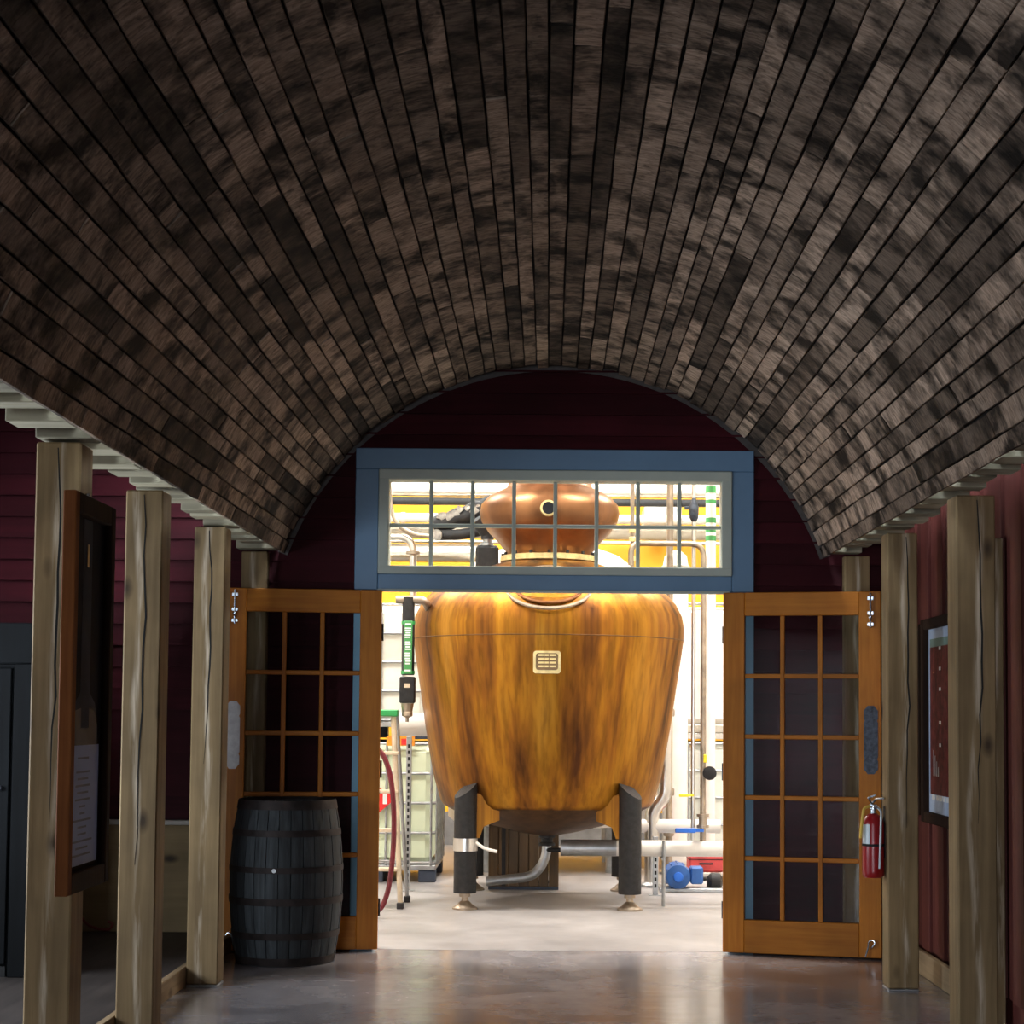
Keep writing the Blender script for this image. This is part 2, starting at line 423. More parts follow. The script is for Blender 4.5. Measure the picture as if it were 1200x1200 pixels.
for wi in ws:
    a = (s_+wi/2)/RV; s_ += wi
    y = WY-.035-(random.uniform(.07, .11) if random.random() < .34 else random.uniform(0, .03))
    while y > -1.5:
        L = random.choice((random.uniform(.85, 1.3), random.uniform(.95, 1.25), random.uniform(.6, .9)))
        rad = RV+TH/2+random.uniform(-.004, .005); tw = a+random.uniform(-.045, .045)
        loc = Vector((CX0+rad*math.sin(a), y-L/2, ZC+rad*math.cos(a)))
        rot = Matrix.Rotation(tw, 4, 'Y') @ Matrix.Rotation(random.uniform(-.003, .003), 4, 'Z')
        me = random.choice(SM); S = Matrix.Diagonal((wi-.0035, L-.005, TH, 1))
        if y > YSPLIT:
            o = bpy.data.objects.new('stave', me); col.objects.link(o); o.parent = ceil
            o.matrix_local = Matrix.Translation(loc-L0) @ rot @ S
        else:
            M4 = Matrix.Translation(loc) @ rot @ S
            off = Vector((random.uniform(0, 60), random.uniform(0, 9), random.uniform(0, 60))); tn = random.random()
            row_co += [c_ for vv in me.vertices for c_ in vv.co+off]; row_tone += [tn]*len(me.vertices)
            far_stuff.add([M4 @ vv.co for vv in me.vertices], [tuple(p.vertices) for p in me.polygons])
        y -= L+.002
rows = part(ceil, 'stave_rows', far_stuff, 'stave_oak_rows', kind='stuff')
rows.data.attributes.new('stave_co', 'FLOAT_VECTOR', 'POINT').data.foreach_set('vector', row_co)
rows.data.attributes.new('stave_tone', 'FLOAT', 'POINT').data.foreach_set('value', row_tone)
# arch rib against the end wall
rb = MB()
for (r0, y) in ((RV-.012, WY-.03), (RV+.05, WY-.03), (RV-.012, WY-.026), (RV+.05, WY-.026)):
    for j in range(NSEG+1):
        a = -HALF+2*HALF*j/NSEG; rb.v.append((CX0+r0*math.sin(a), y, ZC+r0*math.cos(a)))
q = NSEG+1
for j in range(NSEG):
    rb.f += [(j, j+1, q+j+1, q+j), (2*q+j, 3*q+j, 3*q+j+1, 2*q+j+1), (j, 2*q+j, 2*q+j+1, j+1), (q+j, q+j+1, 3*q+j+1, 3*q+j)]
part(ceil, 'arch_rib', rb, 'deck')
# rafter tails showing along both springings
for sx in (-1, 1):
    for i in range(24):
        y = 9.90-.305*i+random.uniform(-.02, .02); d = random.uniform(.055, .085); dz = random.uniform(-.012, .012)
        xo = 1.815+random.uniform(-.05, .04)
        xi = 1.625
        part(ceil, 'rafter_tail', MB().box(CX0+sx*xi, CX0+sx*xo, y-d, y+d, 2.332+dz, 2.388+dz, .003), 'pale_pine')
# edge strip closing the springing line, above the tails
for sx in (-1, 1):
    part(ceil, 'edge_board', MB().box(CX0+sx*1.60, CX0+sx*1.625, Y0V, WY-.035, 2.405, 2.56), 'deck')
# header beams over the posts and dark aisle ceilings
solo('trim_1', MB().box(-1.84, -1.64, Y0V, WY-.03, 2.43, 2.62, .004), 'deck', 'dark header beam along the left springing of the vault', kind='structure')
solo('trim_2', MB().box(1.70, 1.90, Y0V, WY-.03, 2.43, 2.62, .004), 'deck', 'dark header beam along the right springing of the vault', kind='structure')
solo('ceiling_side', MB().box(-4.2, -1.6, Y0V, WY-.03, 3.30, 3.36), 'vault_felt', 'black ceiling over the side aisle', kind='structure')
solo('ceiling_far_side', MB().box(1.66, 4.2, Y0V, WY-.03, 3.30, 3.36), 'vault_felt', 'black ceiling behind the posters', kind='structure')

# ---- left aisle: wall with a long opening to daylight, raised platform
wl = MB(); wl.box(-3.80, -3.66, Y0V, 5.7, 0, 3.29); wl.box(-3.80, -3.66, 7.7, WY-.03, 0, 3.29)
wl.box(-3.80, -3.66, 5.7, 7.7, 0, .8); wl.box(-3.80, -3.66, 5.7, 7.7, 1.8, 3.29)
wq = MB(); wq.box(-3.80, -3.5, Y0V-.12, Y0V, 0, 4); wq.box(-.9, 4.2, Y0V-.12, Y0V, 0, 4); wq.box(-3.5, -.9, Y0V-.12, Y0V, 2.45, 4)
solo('wall_rear', wq, 'red_siding', 'red rear wall of the hall with an open doorway to daylight', kind='structure')
solo('wall_left', wl, 'red_siding', 'red outer wall of the side aisle with a small window opening', kind='structure')
plat = solo('floor_platform', MB().box(-3.65, -1.842, 3.0, WY-.03, 0, .095), 'deck', 'raised dark walkway behind the posts', kind='structure')
part(plat, 'edge_board', MB().box(-1.840, -1.803, 3.0, WY-.03, 0, .10, .004), 'timber_edge', 'tan edge board')

# ---- right wall of vertical boards with tan baseboard
XRW = 2.03
wr = solo('wall_right', MB().box(XRW+.03, XRW+.2, Y0V, WY-.03, 0, 3.29), 'red_board', 'red-brown vertical board wall behind the posters', kind='structure')
yy = WY-.03; k = 0
while yy > 2.5:
    wdt = (.20, .13, .24, .15, .18)[k % 5]; d = (.0, .016)[k % 2]
    part(wr, 'wall_board', MB().box(XRW+d, XRW+.03, yy-wdt+.004, yy, .135, 3.28, .003), 'red_board'); yy -= wdt; k += 1
bb = solo('baseboard_right', MB().box(XRW-.028, XRW-.001, 7.75, WY-.03, .001, .13, .004), 'timber_edge', 'tan timber baseboard at the foot of the red board wall', kind='structure')
ct = solo('trim_3', MB().box(XRW-.05, XRW-.001, 7.56, 7.74, .001, 2.18, .005), 'timber', 'upright tan timber casing on the red board wall', kind='structure')
part(ct, 'hinge', MB().box(XRW-.062, XRW-.051, 7.67, 7.70, 1.78, 1.95, .003), 'chrome')
part(ct, 'hinge', MB().box(XRW-.062, XRW-.051, 7.67, 7.70, .95, 1.08, .003), 'chrome')

# ---- still house shell
solo('wall_stillhouse', MB().box(-6, 6, 18.0, 18.2, .0, 6), 'yellow_wall', 'bright yellow far wall of the still house', kind='structure')
solo('baseboard_stillhouse', MB().box(-5.9, 5.9, 17.95, 17.995, .001, .35), 'grey_base', 'grey kerb at the foot of the yellow wall', kind='structure')
solo('wall_stillhouse_side', MB().box(-6.15, -6, WY+.14, 18.2, 0, 6), 'white_wall', 'white side wall of the still house beyond the totes', kind='structure')
solo('wall_stillhouse_far_side', MB().box(6, 6.15, WY+.14, 18.2, 0, 6), 'white_wall', 'white side wall of the still house beyond the pumps', kind='structure')
solo('ceiling_stillhouse', MB().box(-6.15, 6.15, WY, 18.2, 6, 6.1), 'white_wall', 'white ceiling of the still house', kind='structure')
for i, (x, y) in enumerate(((-1.9, 11.4), (1.9, 11.4), (-3, 14.8), (0, 15.0), (3, 14.8))):
    lamp = empty('high_bay_lamp', (x, y, 5.57), 'white high bay lamp hanging from the still house ceiling', 'lamp', 'high bay lamps of the still house')
    part(lamp, 'housing', MB().box(x-.78, x+.78, y-.33, y+.33, 5.60, 5.70, .01), 'white_jacket')
    part(lamp, 'stem', MB().cyl((x, y, 5.70), (x, y, 6.0), .02), 'galvanised')

# ================================================================== DOORS
def door(name, side, hinge_x, opening, label):
    """fir french door, hinged at the jamb and folded back along the end wall; side -1 lies to the left"""
    W, T, Zb, Zt = .905, .045, .012, 2.095
    SW, TR, BR = .125, .135, .19
    root = bpy.data.objects.new(name, None); col.objects.link(root); tag(root, label, kind='structure')
    root.location = (hinge_x, WY-.05, 0); root.rotation_euler = (0, 0, -side*math.radians(opening))
    # local frame: u runs from the hinge outward (sign = side), -y towards the hall
    def bx(u0, u1, z0, z1, y0=-T, y1=0.0, ch=.004): return MB().box(side*u0, side*u1, y0, y1, z0, z1, ch)
    P = lambda n, mb, m, lab=None: part(root, n, mb, m, lab, local=True)
    hs = P('stile', bx(0, SW, Zb, Zt), 'fir_stain'); P('stile', bx(W-SW, W, Zb, Zt), 'fir_stain')
    P('top_rail', bx(SW, W-SW, Zt-TR, Zt), 'fir_stain_cross'); P('bottom_rail', bx(SW, W-SW, Zb, Zb+BR), 'fir_stain_cross')
    g0, g1, h0, h1 = SW, W-SW, Zb+BR, Zt-TR
    MW = .013
    for i in (1, 2):
        u = g0+(g1-g0)*i/3; P('muntin', bx(u-MW, u+MW, h0, h1, -T+.006, -.006), 'fir_stain')
    for j in range(1, 5):
        z = h0+(h1-h0)*j/5; P('muntin', bx(g0, g1, z-MW, z+MW, -T+.008, -.008), 'fir_stain_cross')
    for i in range(3):
        for j in range(5):
            P('pane', bx(g0+(g1-g0)*i/3+(MW if i else 0), g0+(g1-g0)*(i+1)/3-(MW if i < 2 else 0), h0+(h1-h0)*j/5+(MW if j else 0), h0+(h1-h0)*(j+1)/5-(MW if j < 4 else 0), -T/2-.002, -T/2+.002, 0), 'glass')
    uc = W-.058
    # surface bolt near the top
    bolt = MB().cyl((side*uc, -T-.014, 1.885), (side*uc, -T-.014, 2.085), .0065, 10)
    for z in (1.905, 1.97, 2.055): bolt.box(side*uc-.019, side*uc+.019, -T-.018, -T, z-.011, z+.011, .003)
    bolt.lathe([(.004, 0), (.011, .006), (.011, .016), (.004, .02)], (side*uc, -T-.045, 1.945), 10, 'Y')
    bolt.cyl((side*uc, -T-.014, 1.945+.0), (side*uc, -T-.03, 1.945), .004, 8)
    P('surface_bolt', bolt, 'chrome', 'bright steel surface bolt')
    # shaped push plate
    zc, hh, ww = 1.245, .195, .040
    out = [(-ww*.45, hh), (ww*.45, hh), (ww*.7, hh*.93), (ww, hh*.86), (ww, hh*.62), (ww*.86, hh*.56), (ww, hh*.5), (ww, -hh*.5), (ww*.86, -hh*.56), (ww, -hh*.62), (ww, -hh*.86), (ww*.7, -hh*.93), (ww*.45, -hh)]
    out = out[:13]+[(-ww*.45, -hh)]+[(-x, z) for x, z in reversed(out[2:12])]
    P('push_plate', MB().prism([(side*uc+x, -T-.004, zc+z) for x, z in out], (0, 0, 0), (0, .004, 0)), 'aged_plate' if side > 0 else 'pewter_plate', 'shaped metal push plate')
    # hold-open hook at the foot
    hk = MB().tube([(side*uc, -T, .065), (side*uc, -T-.012, .07), (side*(uc+.022), -T-.014, .095), (side*(uc+.01), -T-.014, .118), (side*(uc-.014), -T-.014, .108), (side*(uc-.018), -T-.014, .07), (side*(uc-.032), -T-.016, .02)], .0055, 8, .012)
    P('hold_hook', hk, 'chrome', 'bright hook at the foot')
    for z in (.25, 1.05, 1.85):
        P('hinge', MB().cyl((side*-.006, .004, z-.05), (side*-.006, .004, z+.05), .007, 10), 'aged_plate')
    return root
door('door_1', -1, XL+.03, 6.5, 'orange fir glazed door folded back behind the whisky barrel')
door('door_2', 1, XR-.03, 13.5, 'orange fir glazed door folded back beside the fire extinguisher')

# ================================================================== POSTS
def post(x, y, s, top, label, crack=True, bracket=0, cx=.01, deep=None):
    r = empty('timber_post', (x, y, 0), label, 'post', 'timber posts along the hall')
    z0 = .012
    part(r, 'shaft', MB().box(x-s/2, x+s/2, y-(deep or s)/2, y+(deep or s)/2, z0, top, .006), 'timber')
    if crack:
        rg = random.Random(int(y*100)); p = []; n = 12; za, zb = top-.02, top*rg.uniform(.25, .5)
        pts = []
        for i in range(n+1):
            u = i/n; z = za+(zb-za)*u; off = cx+rg.uniform(-.006, .006)+.012*math.sin(u*4)
            wd_ = .0035*math.sin(PI*min(1, u*.9+.12))+.0006; pts.append((x+off, z, wd_))
        poly = [(a-wd_, y-s/2-.0012, z) for a, z, wd_ in pts]+[(a+wd_, y-s/2-.0012, z) for a, z, wd_ in reversed(pts)]
        part(r, 'drying_crack', MB().prism(poly, (0, 0, 0), (0, .0011, 0)), 'black_print')
    part(r, 'base_plate', MB().box(x-s/2, x+s/2, y-(deep or s)/2, y+(deep or s)/2, .0, .010, .003), 'galvanised')
    if bracket:
        part(r, 'top_bracket', MB().box(x+bracket*(s/2+.001), x+bracket*(s/2+.006), y-.05, y+.03, top-.09, top-.005, .002), 'chrome')
    return r
post(-1.722, 5.99, .158, 2.315, 'rough timber post carrying the framed bottle poster', bracket=-1, cx=.0)
post(-1.722, 7.26, .158, 2.315, 'split rough timber post next along from the framed poster', bracket=-1, cx=.0)
post(-1.722, 8.66, .158, 2.315, 'rough timber post beside the whisky barrel', bracket=-1, cx=.0)
post(-1.722, 9.925, .15, 2.315, 'rough timber post against the red wall behind the barrel', crack=False, deep=.08)
post(1.80, 8.70, .155, 2.315, 'rough timber post with the fire extinguisher on its side', cx=.02)
post(1.80, 7.22, .165, 2.315, 'pale streaked timber post beside the casing and framed poster', cx=.01)
post(1.80, 9.925, .15, 2.315, 'timber post against the red wall behind the open door', crack=False, deep=.08)

# ================================================================== HALL THINGS
# whisky barrel
bxc, byc, bh = -1.452, 9.535, .88
br = empty('whisky_barrel', (bxc, byc, 0), 'dark weathered oak whisky barrel standing in front of the open door', 'barrel')
def brad(z):
    u = 2*z/bh-1; return .312-.044*u*u
NB = 28
for k in range(NB):
    a0, a1 = 2*PI*(k+.03)/NB, 2*PI*(k+.97)/NB; m = MB(); NZ = 9
    jit = random.uniform(-.0015, .0015)
    for i in range(NZ):
        z = .002+(bh-.004)*i/(NZ-1)
        for (aa, rr) in ((a0, brad(z)-.003+jit), ((a0+a1)/2, brad(z)+jit), (a1, brad(z)-.003+jit), (a1, brad(z)-.026), (a0, brad(z)-.026)):
            m.v.append((bxc+rr*math.cos(aa), byc+rr*math.sin(aa), z))
    for i in range(NZ-1):
        for q_ in range(5): m.f.append((i*5+q_, i*5+(q_+1) % 5, (i+1)*5+(q_+1) % 5, (i+1)*5+q_))
    m.f += [(4, 3, 2, 1, 0), tuple((NZ-1)*5+q_ for q_ in range(5))]
    part(br, 'stave', m, 'barrel_oak')
for (z0, z1) in ((.845, .895), (.700, .735), (.505, .537), (.330, .368), (.145, .180), (.004, .045)):
    m = MB(); m.lathe([(brad(z0)+.0005, z0), (brad(z0)+.0045, z0), (brad((z0+z1)/2)+.005, (z0+z1)/2), (brad(z1)+.0045, z1), (brad(z1)+.0005, z1), (brad((z0+z1)/2)+.0005, (z0+z1)/2), (brad(z0)+.0005, z0)], (bxc, byc, 0), 48, cap=False)
    part(br, 'hoop', m, 'rust_hoop')
part(br, 'head', MB().lathe([(.24, bh-.05), (.24, bh-.03)], (bxc, byc, 0), 40), 'barrel_oak')
part(br, 'rivet', MB().lathe([(.012, 0), (.010, .004), (.003, .006)], (bxc-.02, byc-.3165, .521), 10, 'Y'), 'galvanised')

# fire extinguisher on the post's hall side
ex, ey, ez = 1.664, 8.71, .56
fe = empty('fire_extinguisher', (ex, ey, ez), 'red fire extinguisher hung on the side of a timber post', 'extinguisher')
part(fe, 'cylinder', MB().lathe([(.045, 0), (.054, .012), (.055, .03), (.055, .27), (.05, .295), (.034, .315), (.018, .325)], (ex, ey, ez), 28), 'extinguisher_red')
lb = MB()
for i in range(9):
    a = PI*1.02+i*.13
    for z in (.17, .27): lb.v.append((ex+.0556*math.cos(a), ey+.0556*math.sin(a), ez+z))
lb.f = [(2*i, 2*i+1, 2*i+3, 2*i+2) for i in range(8)]
lb2 = [(p[0], p[1], p[2]) for p in lb.v]
part(fe, 'instruction_label', lb, 'label_silver', 'silver instruction label')
part(fe, 'strap', MB().lathe([(.0552, .16), (.057, .16), (.057, .172), (.0552, .172), (.0552, .16)], (ex, ey, ez), 28, cap=False), 'black_print')
part(fe, 'valve', MB().lathe([(.018, .325), (.016, .345), (.02, .347), (.02, .37)], (ex, ey, ez), 14).box(ex-.012, ex+.012, ey-.06, ey+.012, ez+.355, ez+.372, .003), 'chrome')
part(fe, 'lever', MB().tube([(ex, ey+.01, ez+.378), (ex+.01, ey-.03, ez+.40), (ex+.045, ey-.075, ez+.405)], .006, 8).tube([(ex-.005, ey, ez+.37), (ex-.03, ey-.03, ez+.405), (ex+.005, ey-.05, ez+.42)], .005, 8), 'chrome')
part(fe, 'hose', MB().tube([(ex-.018, ey-.01, ez+.36), (ex-.05, ey-.02, ez+.355), (ex-.062, ey-.025, ez+.28), (ex-.068, ey-.02, ez+.2)], .008, 8, .03), 'strap_yellow', 'yellow tag hanging at the side')
part(fe, 'nozzle', MB().tube([(ex+.018, ey-.03, ez+.355), (ex+.03, ey-.062, ez+.34), (ex+.02, ey-.066, ez+.05)], .0065, 8, .02), 'label_silver')
part(fe, 'wall_bracket', MB().box(ex+.056, 1.722, ey-.02, ey+.02, ez+.1, ez+.36, .003), 'black_iron')

# framed bottle poster on the side of the nearest post
FX = -1.642; fy0, fy1, fz0, fz1 = 5.70, 6.23, .755, 2.12
fb = empty('framed_poster', (FX, (fy0+fy1)/2, fz0), 'tall framed black poster of a bottle with a pale paper label', 'poster')
X0, X1 = FX, FX+.045
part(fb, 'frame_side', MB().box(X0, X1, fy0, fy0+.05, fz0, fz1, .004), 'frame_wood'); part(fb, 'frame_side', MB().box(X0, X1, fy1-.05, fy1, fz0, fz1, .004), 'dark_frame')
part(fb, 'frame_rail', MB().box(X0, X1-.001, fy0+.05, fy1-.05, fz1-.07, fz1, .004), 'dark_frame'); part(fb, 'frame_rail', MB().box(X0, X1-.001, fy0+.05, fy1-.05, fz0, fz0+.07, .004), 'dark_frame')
part(fb, 'backing', MB().box(X0+.004, X0+.016, fy0+.05, fy1-.05, fz0+.07, fz1-.07), 'poster_black')
ym = (fy0+fy1)/2
def flat(y0, y1, z0, z1, d): return MB().box(X0+.016, X0+.0165+d, y0, y1, z0, z1)
bot = [(-.16, .0), (.16, .0), (.16, .10), (.13, .16), (.06, .20), (.055, .86), (-.055, .86), (-.06, .20), (-.13, .16), (-.16, .10)]
part(fb, 'bottle_print', MB().prism([(X0+.0162, ym+y, fz0+.50+z*.92) for y, z in bot], (0, 0, 0), (.0008, 0, 0)), 'poster_grey')
part(fb, 'shoulder_print', MB().prism([(X0+.0172, ym+y, fz0+.50+z) for y, z in ((-.165, 0), (.165, 0), (.165, .07), (.12, .12), (.05, .13), (.05, .06), (-.05, .06), (-.05, .13), (-.12, .12), (-.165, .07))], (0, 0, 0), (.0008, 0, 0)), 'dark_pallet')
part(fb, 'label_print', flat(fy0+.06, fy1-.075, fz0+.085, fz0+.50, .002), 'paper_blue', 'pale blue printed label')
rg = random.Random(3)
for i in range(15):
    z = fz0+.455-i*.024; hw = rg.uniform(.03, .13) if i not in (0, 5) else .07
    if i == 1: continue
    part(fb, 'text_line', MB().box(X0+.0185, X0+.0192, ym-hw-.01, ym+hw-.01, z-.0035, z+.0035), 'text_grey')
part(fb, 'gold_mark', flat(ym-.008, ym+.012, fz1-.24, fz1-.16, .002), 'gold_mark')
part(fb, 'hanger', MB().cyl((X0+.01, ym, fz1), (X0+.01, ym, fz1+.02), .008, 8), 'chrome')

# poster frames on the right wall
def wall_poster(y0, y1, z0, z1, label, style):
    X = XRW-.002
    r = empty('framed_poster', (X, (y0+y1)/2, z0), label, 'poster', 'framed posters on the red board wall')
    d, b = .045, .055
    part(r, 'frame_side', MB().box(X-d, X, y0, y0+b, z0, z1, .005), 'dark_frame'); part(r, 'frame_side', MB().box(X-d, X, y1-b, y1, z0, z1, .005), 'dark_frame')
    part(r, 'frame_rail', MB().box(X-d+.002, X, y0+b, y1-b, z0, z0+b, .005), 'dark_frame'); part(r, 'frame_rail', MB().box(X-d+.002, X, y0+b, y1-b, z1-b, z1, .005), 'dark_frame')
    a0, a1, c0, c1 = y0+b, y1-b, z0+b, z1-b
    part(r, 'backing', MB().box(X-.012, X-.004, a0, a1, c0, c1), 'poster_sky', 'pale blue print with border')
    e = .012; fx = lambda u0, u1, v0, v1, dd: MB().box(X-.012-dd, X-.012, a0+(a1-a0)*u0, a0+(a1-a0)*u1, c0+(c1-c0)*v0, c0+(c1-c0)*v1)
    if style:
        part(r, 'picture', fx(.06, .94, .10, .90, .001), 'poster_red', 'dark red printed picture')
        part(r, 'hill_print', fx(.06, .94, .90, .945, .001), 'hill_green')
        for i, vv in enumerate((.88, .77, .66, .48, .36)): part(r, 'white_dot', fx(.52, .59, vv, vv+.018, .002), 'white_print')
        for u0, u1 in ((.1, .2), (.22, .34), (.38, .45), (.48, .6), (.63, .72), (.75, .88)): part(r, 'letter_mark', fx(u0, u1, .07, .098, .002), 'white_print')
        for i in range(4): part(r, 'white_streak', fx(.80-.06*i, .815-.06*i, .2, .34-.03*i, .002), 'label_silver')
    else:
        part(r, 'picture', fx(.0, 1, .34, .90, .001), 'poster_orange', 'orange printed picture')
        part(r, 'hill_print', fx(0, 1, .90, .95, .001), 'hill_green')
        part(r, 'caption_band', fx(0, 1, .08, .33, .001), 'dark_frame')
        for vv in (.47, .21, .10): part(r, 'letter_mark', fx(.03, .9, vv, vv+.025, .002), 'white_print')
wall_poster(8.36, 9.055, .825, 1.895, 'framed poster with a dark red picture on the board wall', 1)
wall_poster(9.10, 9.80, .855, 1.875, 'framed poster with an orange picture on the board wall', 0)

# left aisle: plywood half wall, cable, dark cabinet
pw = empty('plywood_panel', (-2.7, WY-.07, .1), 'knotty plywood panel with a pale top cap against the red wall', 'panel')
part(pw, 'sheet', MB().box(-3.6, -1.93, WY-.06, WY-.035, .097, .715, .002), 'plywood')
part(pw, 'cap', MB().box(-3.6, -1.92, WY-.085, WY-.03, .717, .745, .004), 'cap_paint')
p0 = AY(86, 1050, 9.9); pts = [AY(x, y, 9.86) for x, y in ((84, 1030), (88, 1052), (93, 1072), (102, 1084), (115, 1089), (128, 1090), (133, 1082), (126, 1080))]
solo('power_cable', MB().tube(pts, .008, 8, .03), 'copper_cable', 'red power cable hanging against the plywood panel', 'cable')
cb = empty('dark_cabinet', (-2.95, 8.45, .095), 'tall blue-black wooden cabinet standing on the raised walkway', 'cabinet')
cx0, cx1, cy0, cy1, cz0, cz1 = -3.4, -2.44, 8.25, 8.7, .096, 1.80
part(cb, 'body', MB().box(cx0, cx1, cy0, cy1, cz0, cz1-.2, .004), 'dark_cabinet')
part(cb, 'top_rail', MB().box(cx0-.01, cx1+.01, cy0-.02, cy1, cz1-.199, cz1, .006), 'dark_cabinet')
for (a, b_) in ((cx0+.02, -2.93), (-2.91, -2.60)):
    dd = part(cb, 'door', MB().box(a, b_, cy0-.022, cy0-.001, cz0+.06, cz1-.22, .004), 'dark_cabinet')
    part(dd, 'knob', MB().lathe([(.006, 0), (.014, -.012), (.008, -.022)], (b_-.04, cy0-.022, 1.0), 12, 'Y'), 'aged_plate')
part(cb, 'stile', MB().box(-2.585, cx1, cy0-.03, cy0-.001, cz0, cz1-.2, .004), 'dark_cabinet')
part(cb, 'plinth', MB().box(cx0, -2.60, cy0-.012, cy0-.001, cz0, cz0+.05), 'black_print')

# ================================================================== STILL HOUSE
def P(px, py, Y): return AY(px, py, Y)
SX, SY = .0, 12.75
st = empty('pot_still', (SX, SY, 0), 'large streaked copper pot still on dark tubular legs', 'still')
part(st, 'base_cone', MB().lathe([(.05, .475), (.20, .50), (.42, .555), (.62, .625), (.74, .685), (.775, .705)], (SX, SY, 0), 72), 'dark_copper', 'copper base cone, its underside shade put into a darker colour', smooth=60)
prof = [(.70, .690), (.775, .706), (.797, .74), (.812, .79), (.845, .90), (.875, 1.05), (.915, 1.28), (.955, 1.55), (.99, 1.78), (1.012, 1.93), (1.016, 2.02), (1.000, 2.11), (.955, 2.20), (.88, 2.28), (.77, 2.35), (.62, 2.42), (.45, 2.48), (.34, 2.52)]
part(st, 'pot', MB().lathe(prof, (SX, SY, 0), 72), 'still_copper', smooth=60)
part(st, 'weld_seam', MB().lathe([(1.010, 1.927), (1.0145, 1.930), (1.0147, 1.933), (1.011, 1.936), (1.010, 1.927)], (SX, SY, 0), 72, cap=False), 'dark_copper')
part(st, 'neck_flange', MB().lathe([(.36, 2.515), (.37, 2.52), (.37, 2.56), (.34, 2.565)], (SX, SY, 0), 48), 'brass_plaque')
for k in range(16):
    a = 2*PI*k/16; part(st, 'flange_bolt', MB().cyl((SX+.352*math.cos(a), SY+.352*math.sin(a), 2.555), (SX+.352*math.cos(a), SY+.352*math.sin(a), 2.585), .012, 8), 'black_iron')
bp = [(.315, 2.566), (.33, 2.60), (.385, 2.67), (.455, 2.74), (.51, 2.82), (.528, 2.885), (.515, 2.95), (.46, 3.01), (.38, 3.05), (.325, 3.08), (.307, 3.12), (.30, 3.25), (.27, 3.7), (.235, 4.2), (.225, 4.5)]
part(st, 'bulb', MB().lathe(bp, (SX, SY, 0), 56), 'bulb_copper', 'rounded copper reflux bulb and neck', smooth=60)
part(st, 'lyne_arm', MB().tube([(SX, SY, 4.45), (SX, SY, 4.85), (SX+1.6, SY, 4.65), (SX+3.6, SY, 4.3)], lambda u: .222-.09*u, 24, .3), 'bulb_copper')
pg = part(st, 'porthole', MB().lathe([(.050, .0), (.062, -.012), (.058, -.035), (.046, -.038)], (SX-.008, SY-.505, 2.868), 20, 'Y'), 'brass_plaque')
part(pg, 'pane', MB().lathe([(.045, -.039), (.044, -.041)], (SX-.008, SY-.505, 2.868), 20, 'Y'), 'poster_black')
# manway on the front shoulder
C = Vector((SX, SY-.79, 2.275)); U = Vector((1, 0, 0)); V = Vector((0, .84, .54)); N = Vector((0, -.54, .84))
def ring(rad, r, off, n=40): return MB().tube([C+N*off+U*rad*math.cos(2*PI*k/n)+V*rad*math.sin(2*PI*k/n) for k in range(n+1)], r, 10)
def disc(rad, d0, d1, n=36): return MB().prism([C+N*d0+U*rad*math.cos(2*PI*k/n)+V*rad*math.sin(2*PI*k/n) for k in range(n)], (0, 0, 0), N*(d1-d0))
mw = part(st, 'manway', disc(.24, -.2, .02), 'still_copper', 'round copper manway on the shoulder')
part(mw, 'lid_rim', ring(.25, .013, .015), 'bulb_copper'); part(mw, 'clamp_ring', ring(.305, .014, .0), 'dull_pipe')
for sgn in (-1, 1): part(mw, 'clamp', MB().box(SX+sgn*.30-.025, SX+sgn*.30+.025, C.y-.06, C.y, C.z-.03, C.z+.05, .006), 'dull_pipe')
# plaque
pc = P(641, 776, 11.765); yS = 11.745; pw_, ph_ = .095, .078
def rr_poly(w_, h_, y, r_=.02, n=4):
    o_ = []
    for (sx_, sz_, a0) in ((1, 1, 0), (-1, 1, PI/2), (-1, -1, PI), (1, -1, 1.5*PI)):
        for k in range(n+1):
            a = a0+PI/2*k/n; o_.append((pc.x+sx_*(w_-r_)+r_*math.cos(a), y, pc.z+sz_*(h_-r_)+r_*math.sin(a)))
    return o_
pq = part(st, 'plaque', MB().prism(rr_poly(pw_, ph_, yS), (0, 0, 0), (0, .03, 0)), 'brass_plaque', 'small embossed brass plaque')
part(pq, 'recess', MB().prism(rr_poly(pw_*.82, ph_*.76, yS-.002), (0, 0, .004), (0, .0018, 0)), 'plaque_dark')
for i in range(4):
    for j, (u0, u1) in enumerate(((-.8, -.3), (-.22, .15), (.22, .8))):
        part(pq, 'raised_letters', MB().box(pc.x+u0*pw_*.8, pc.x+u1*pw_*.8, yS-.006, yS-.002, pc.z+.042-i*.026, pc.z+.055-i*.026), 'brass_plaque')
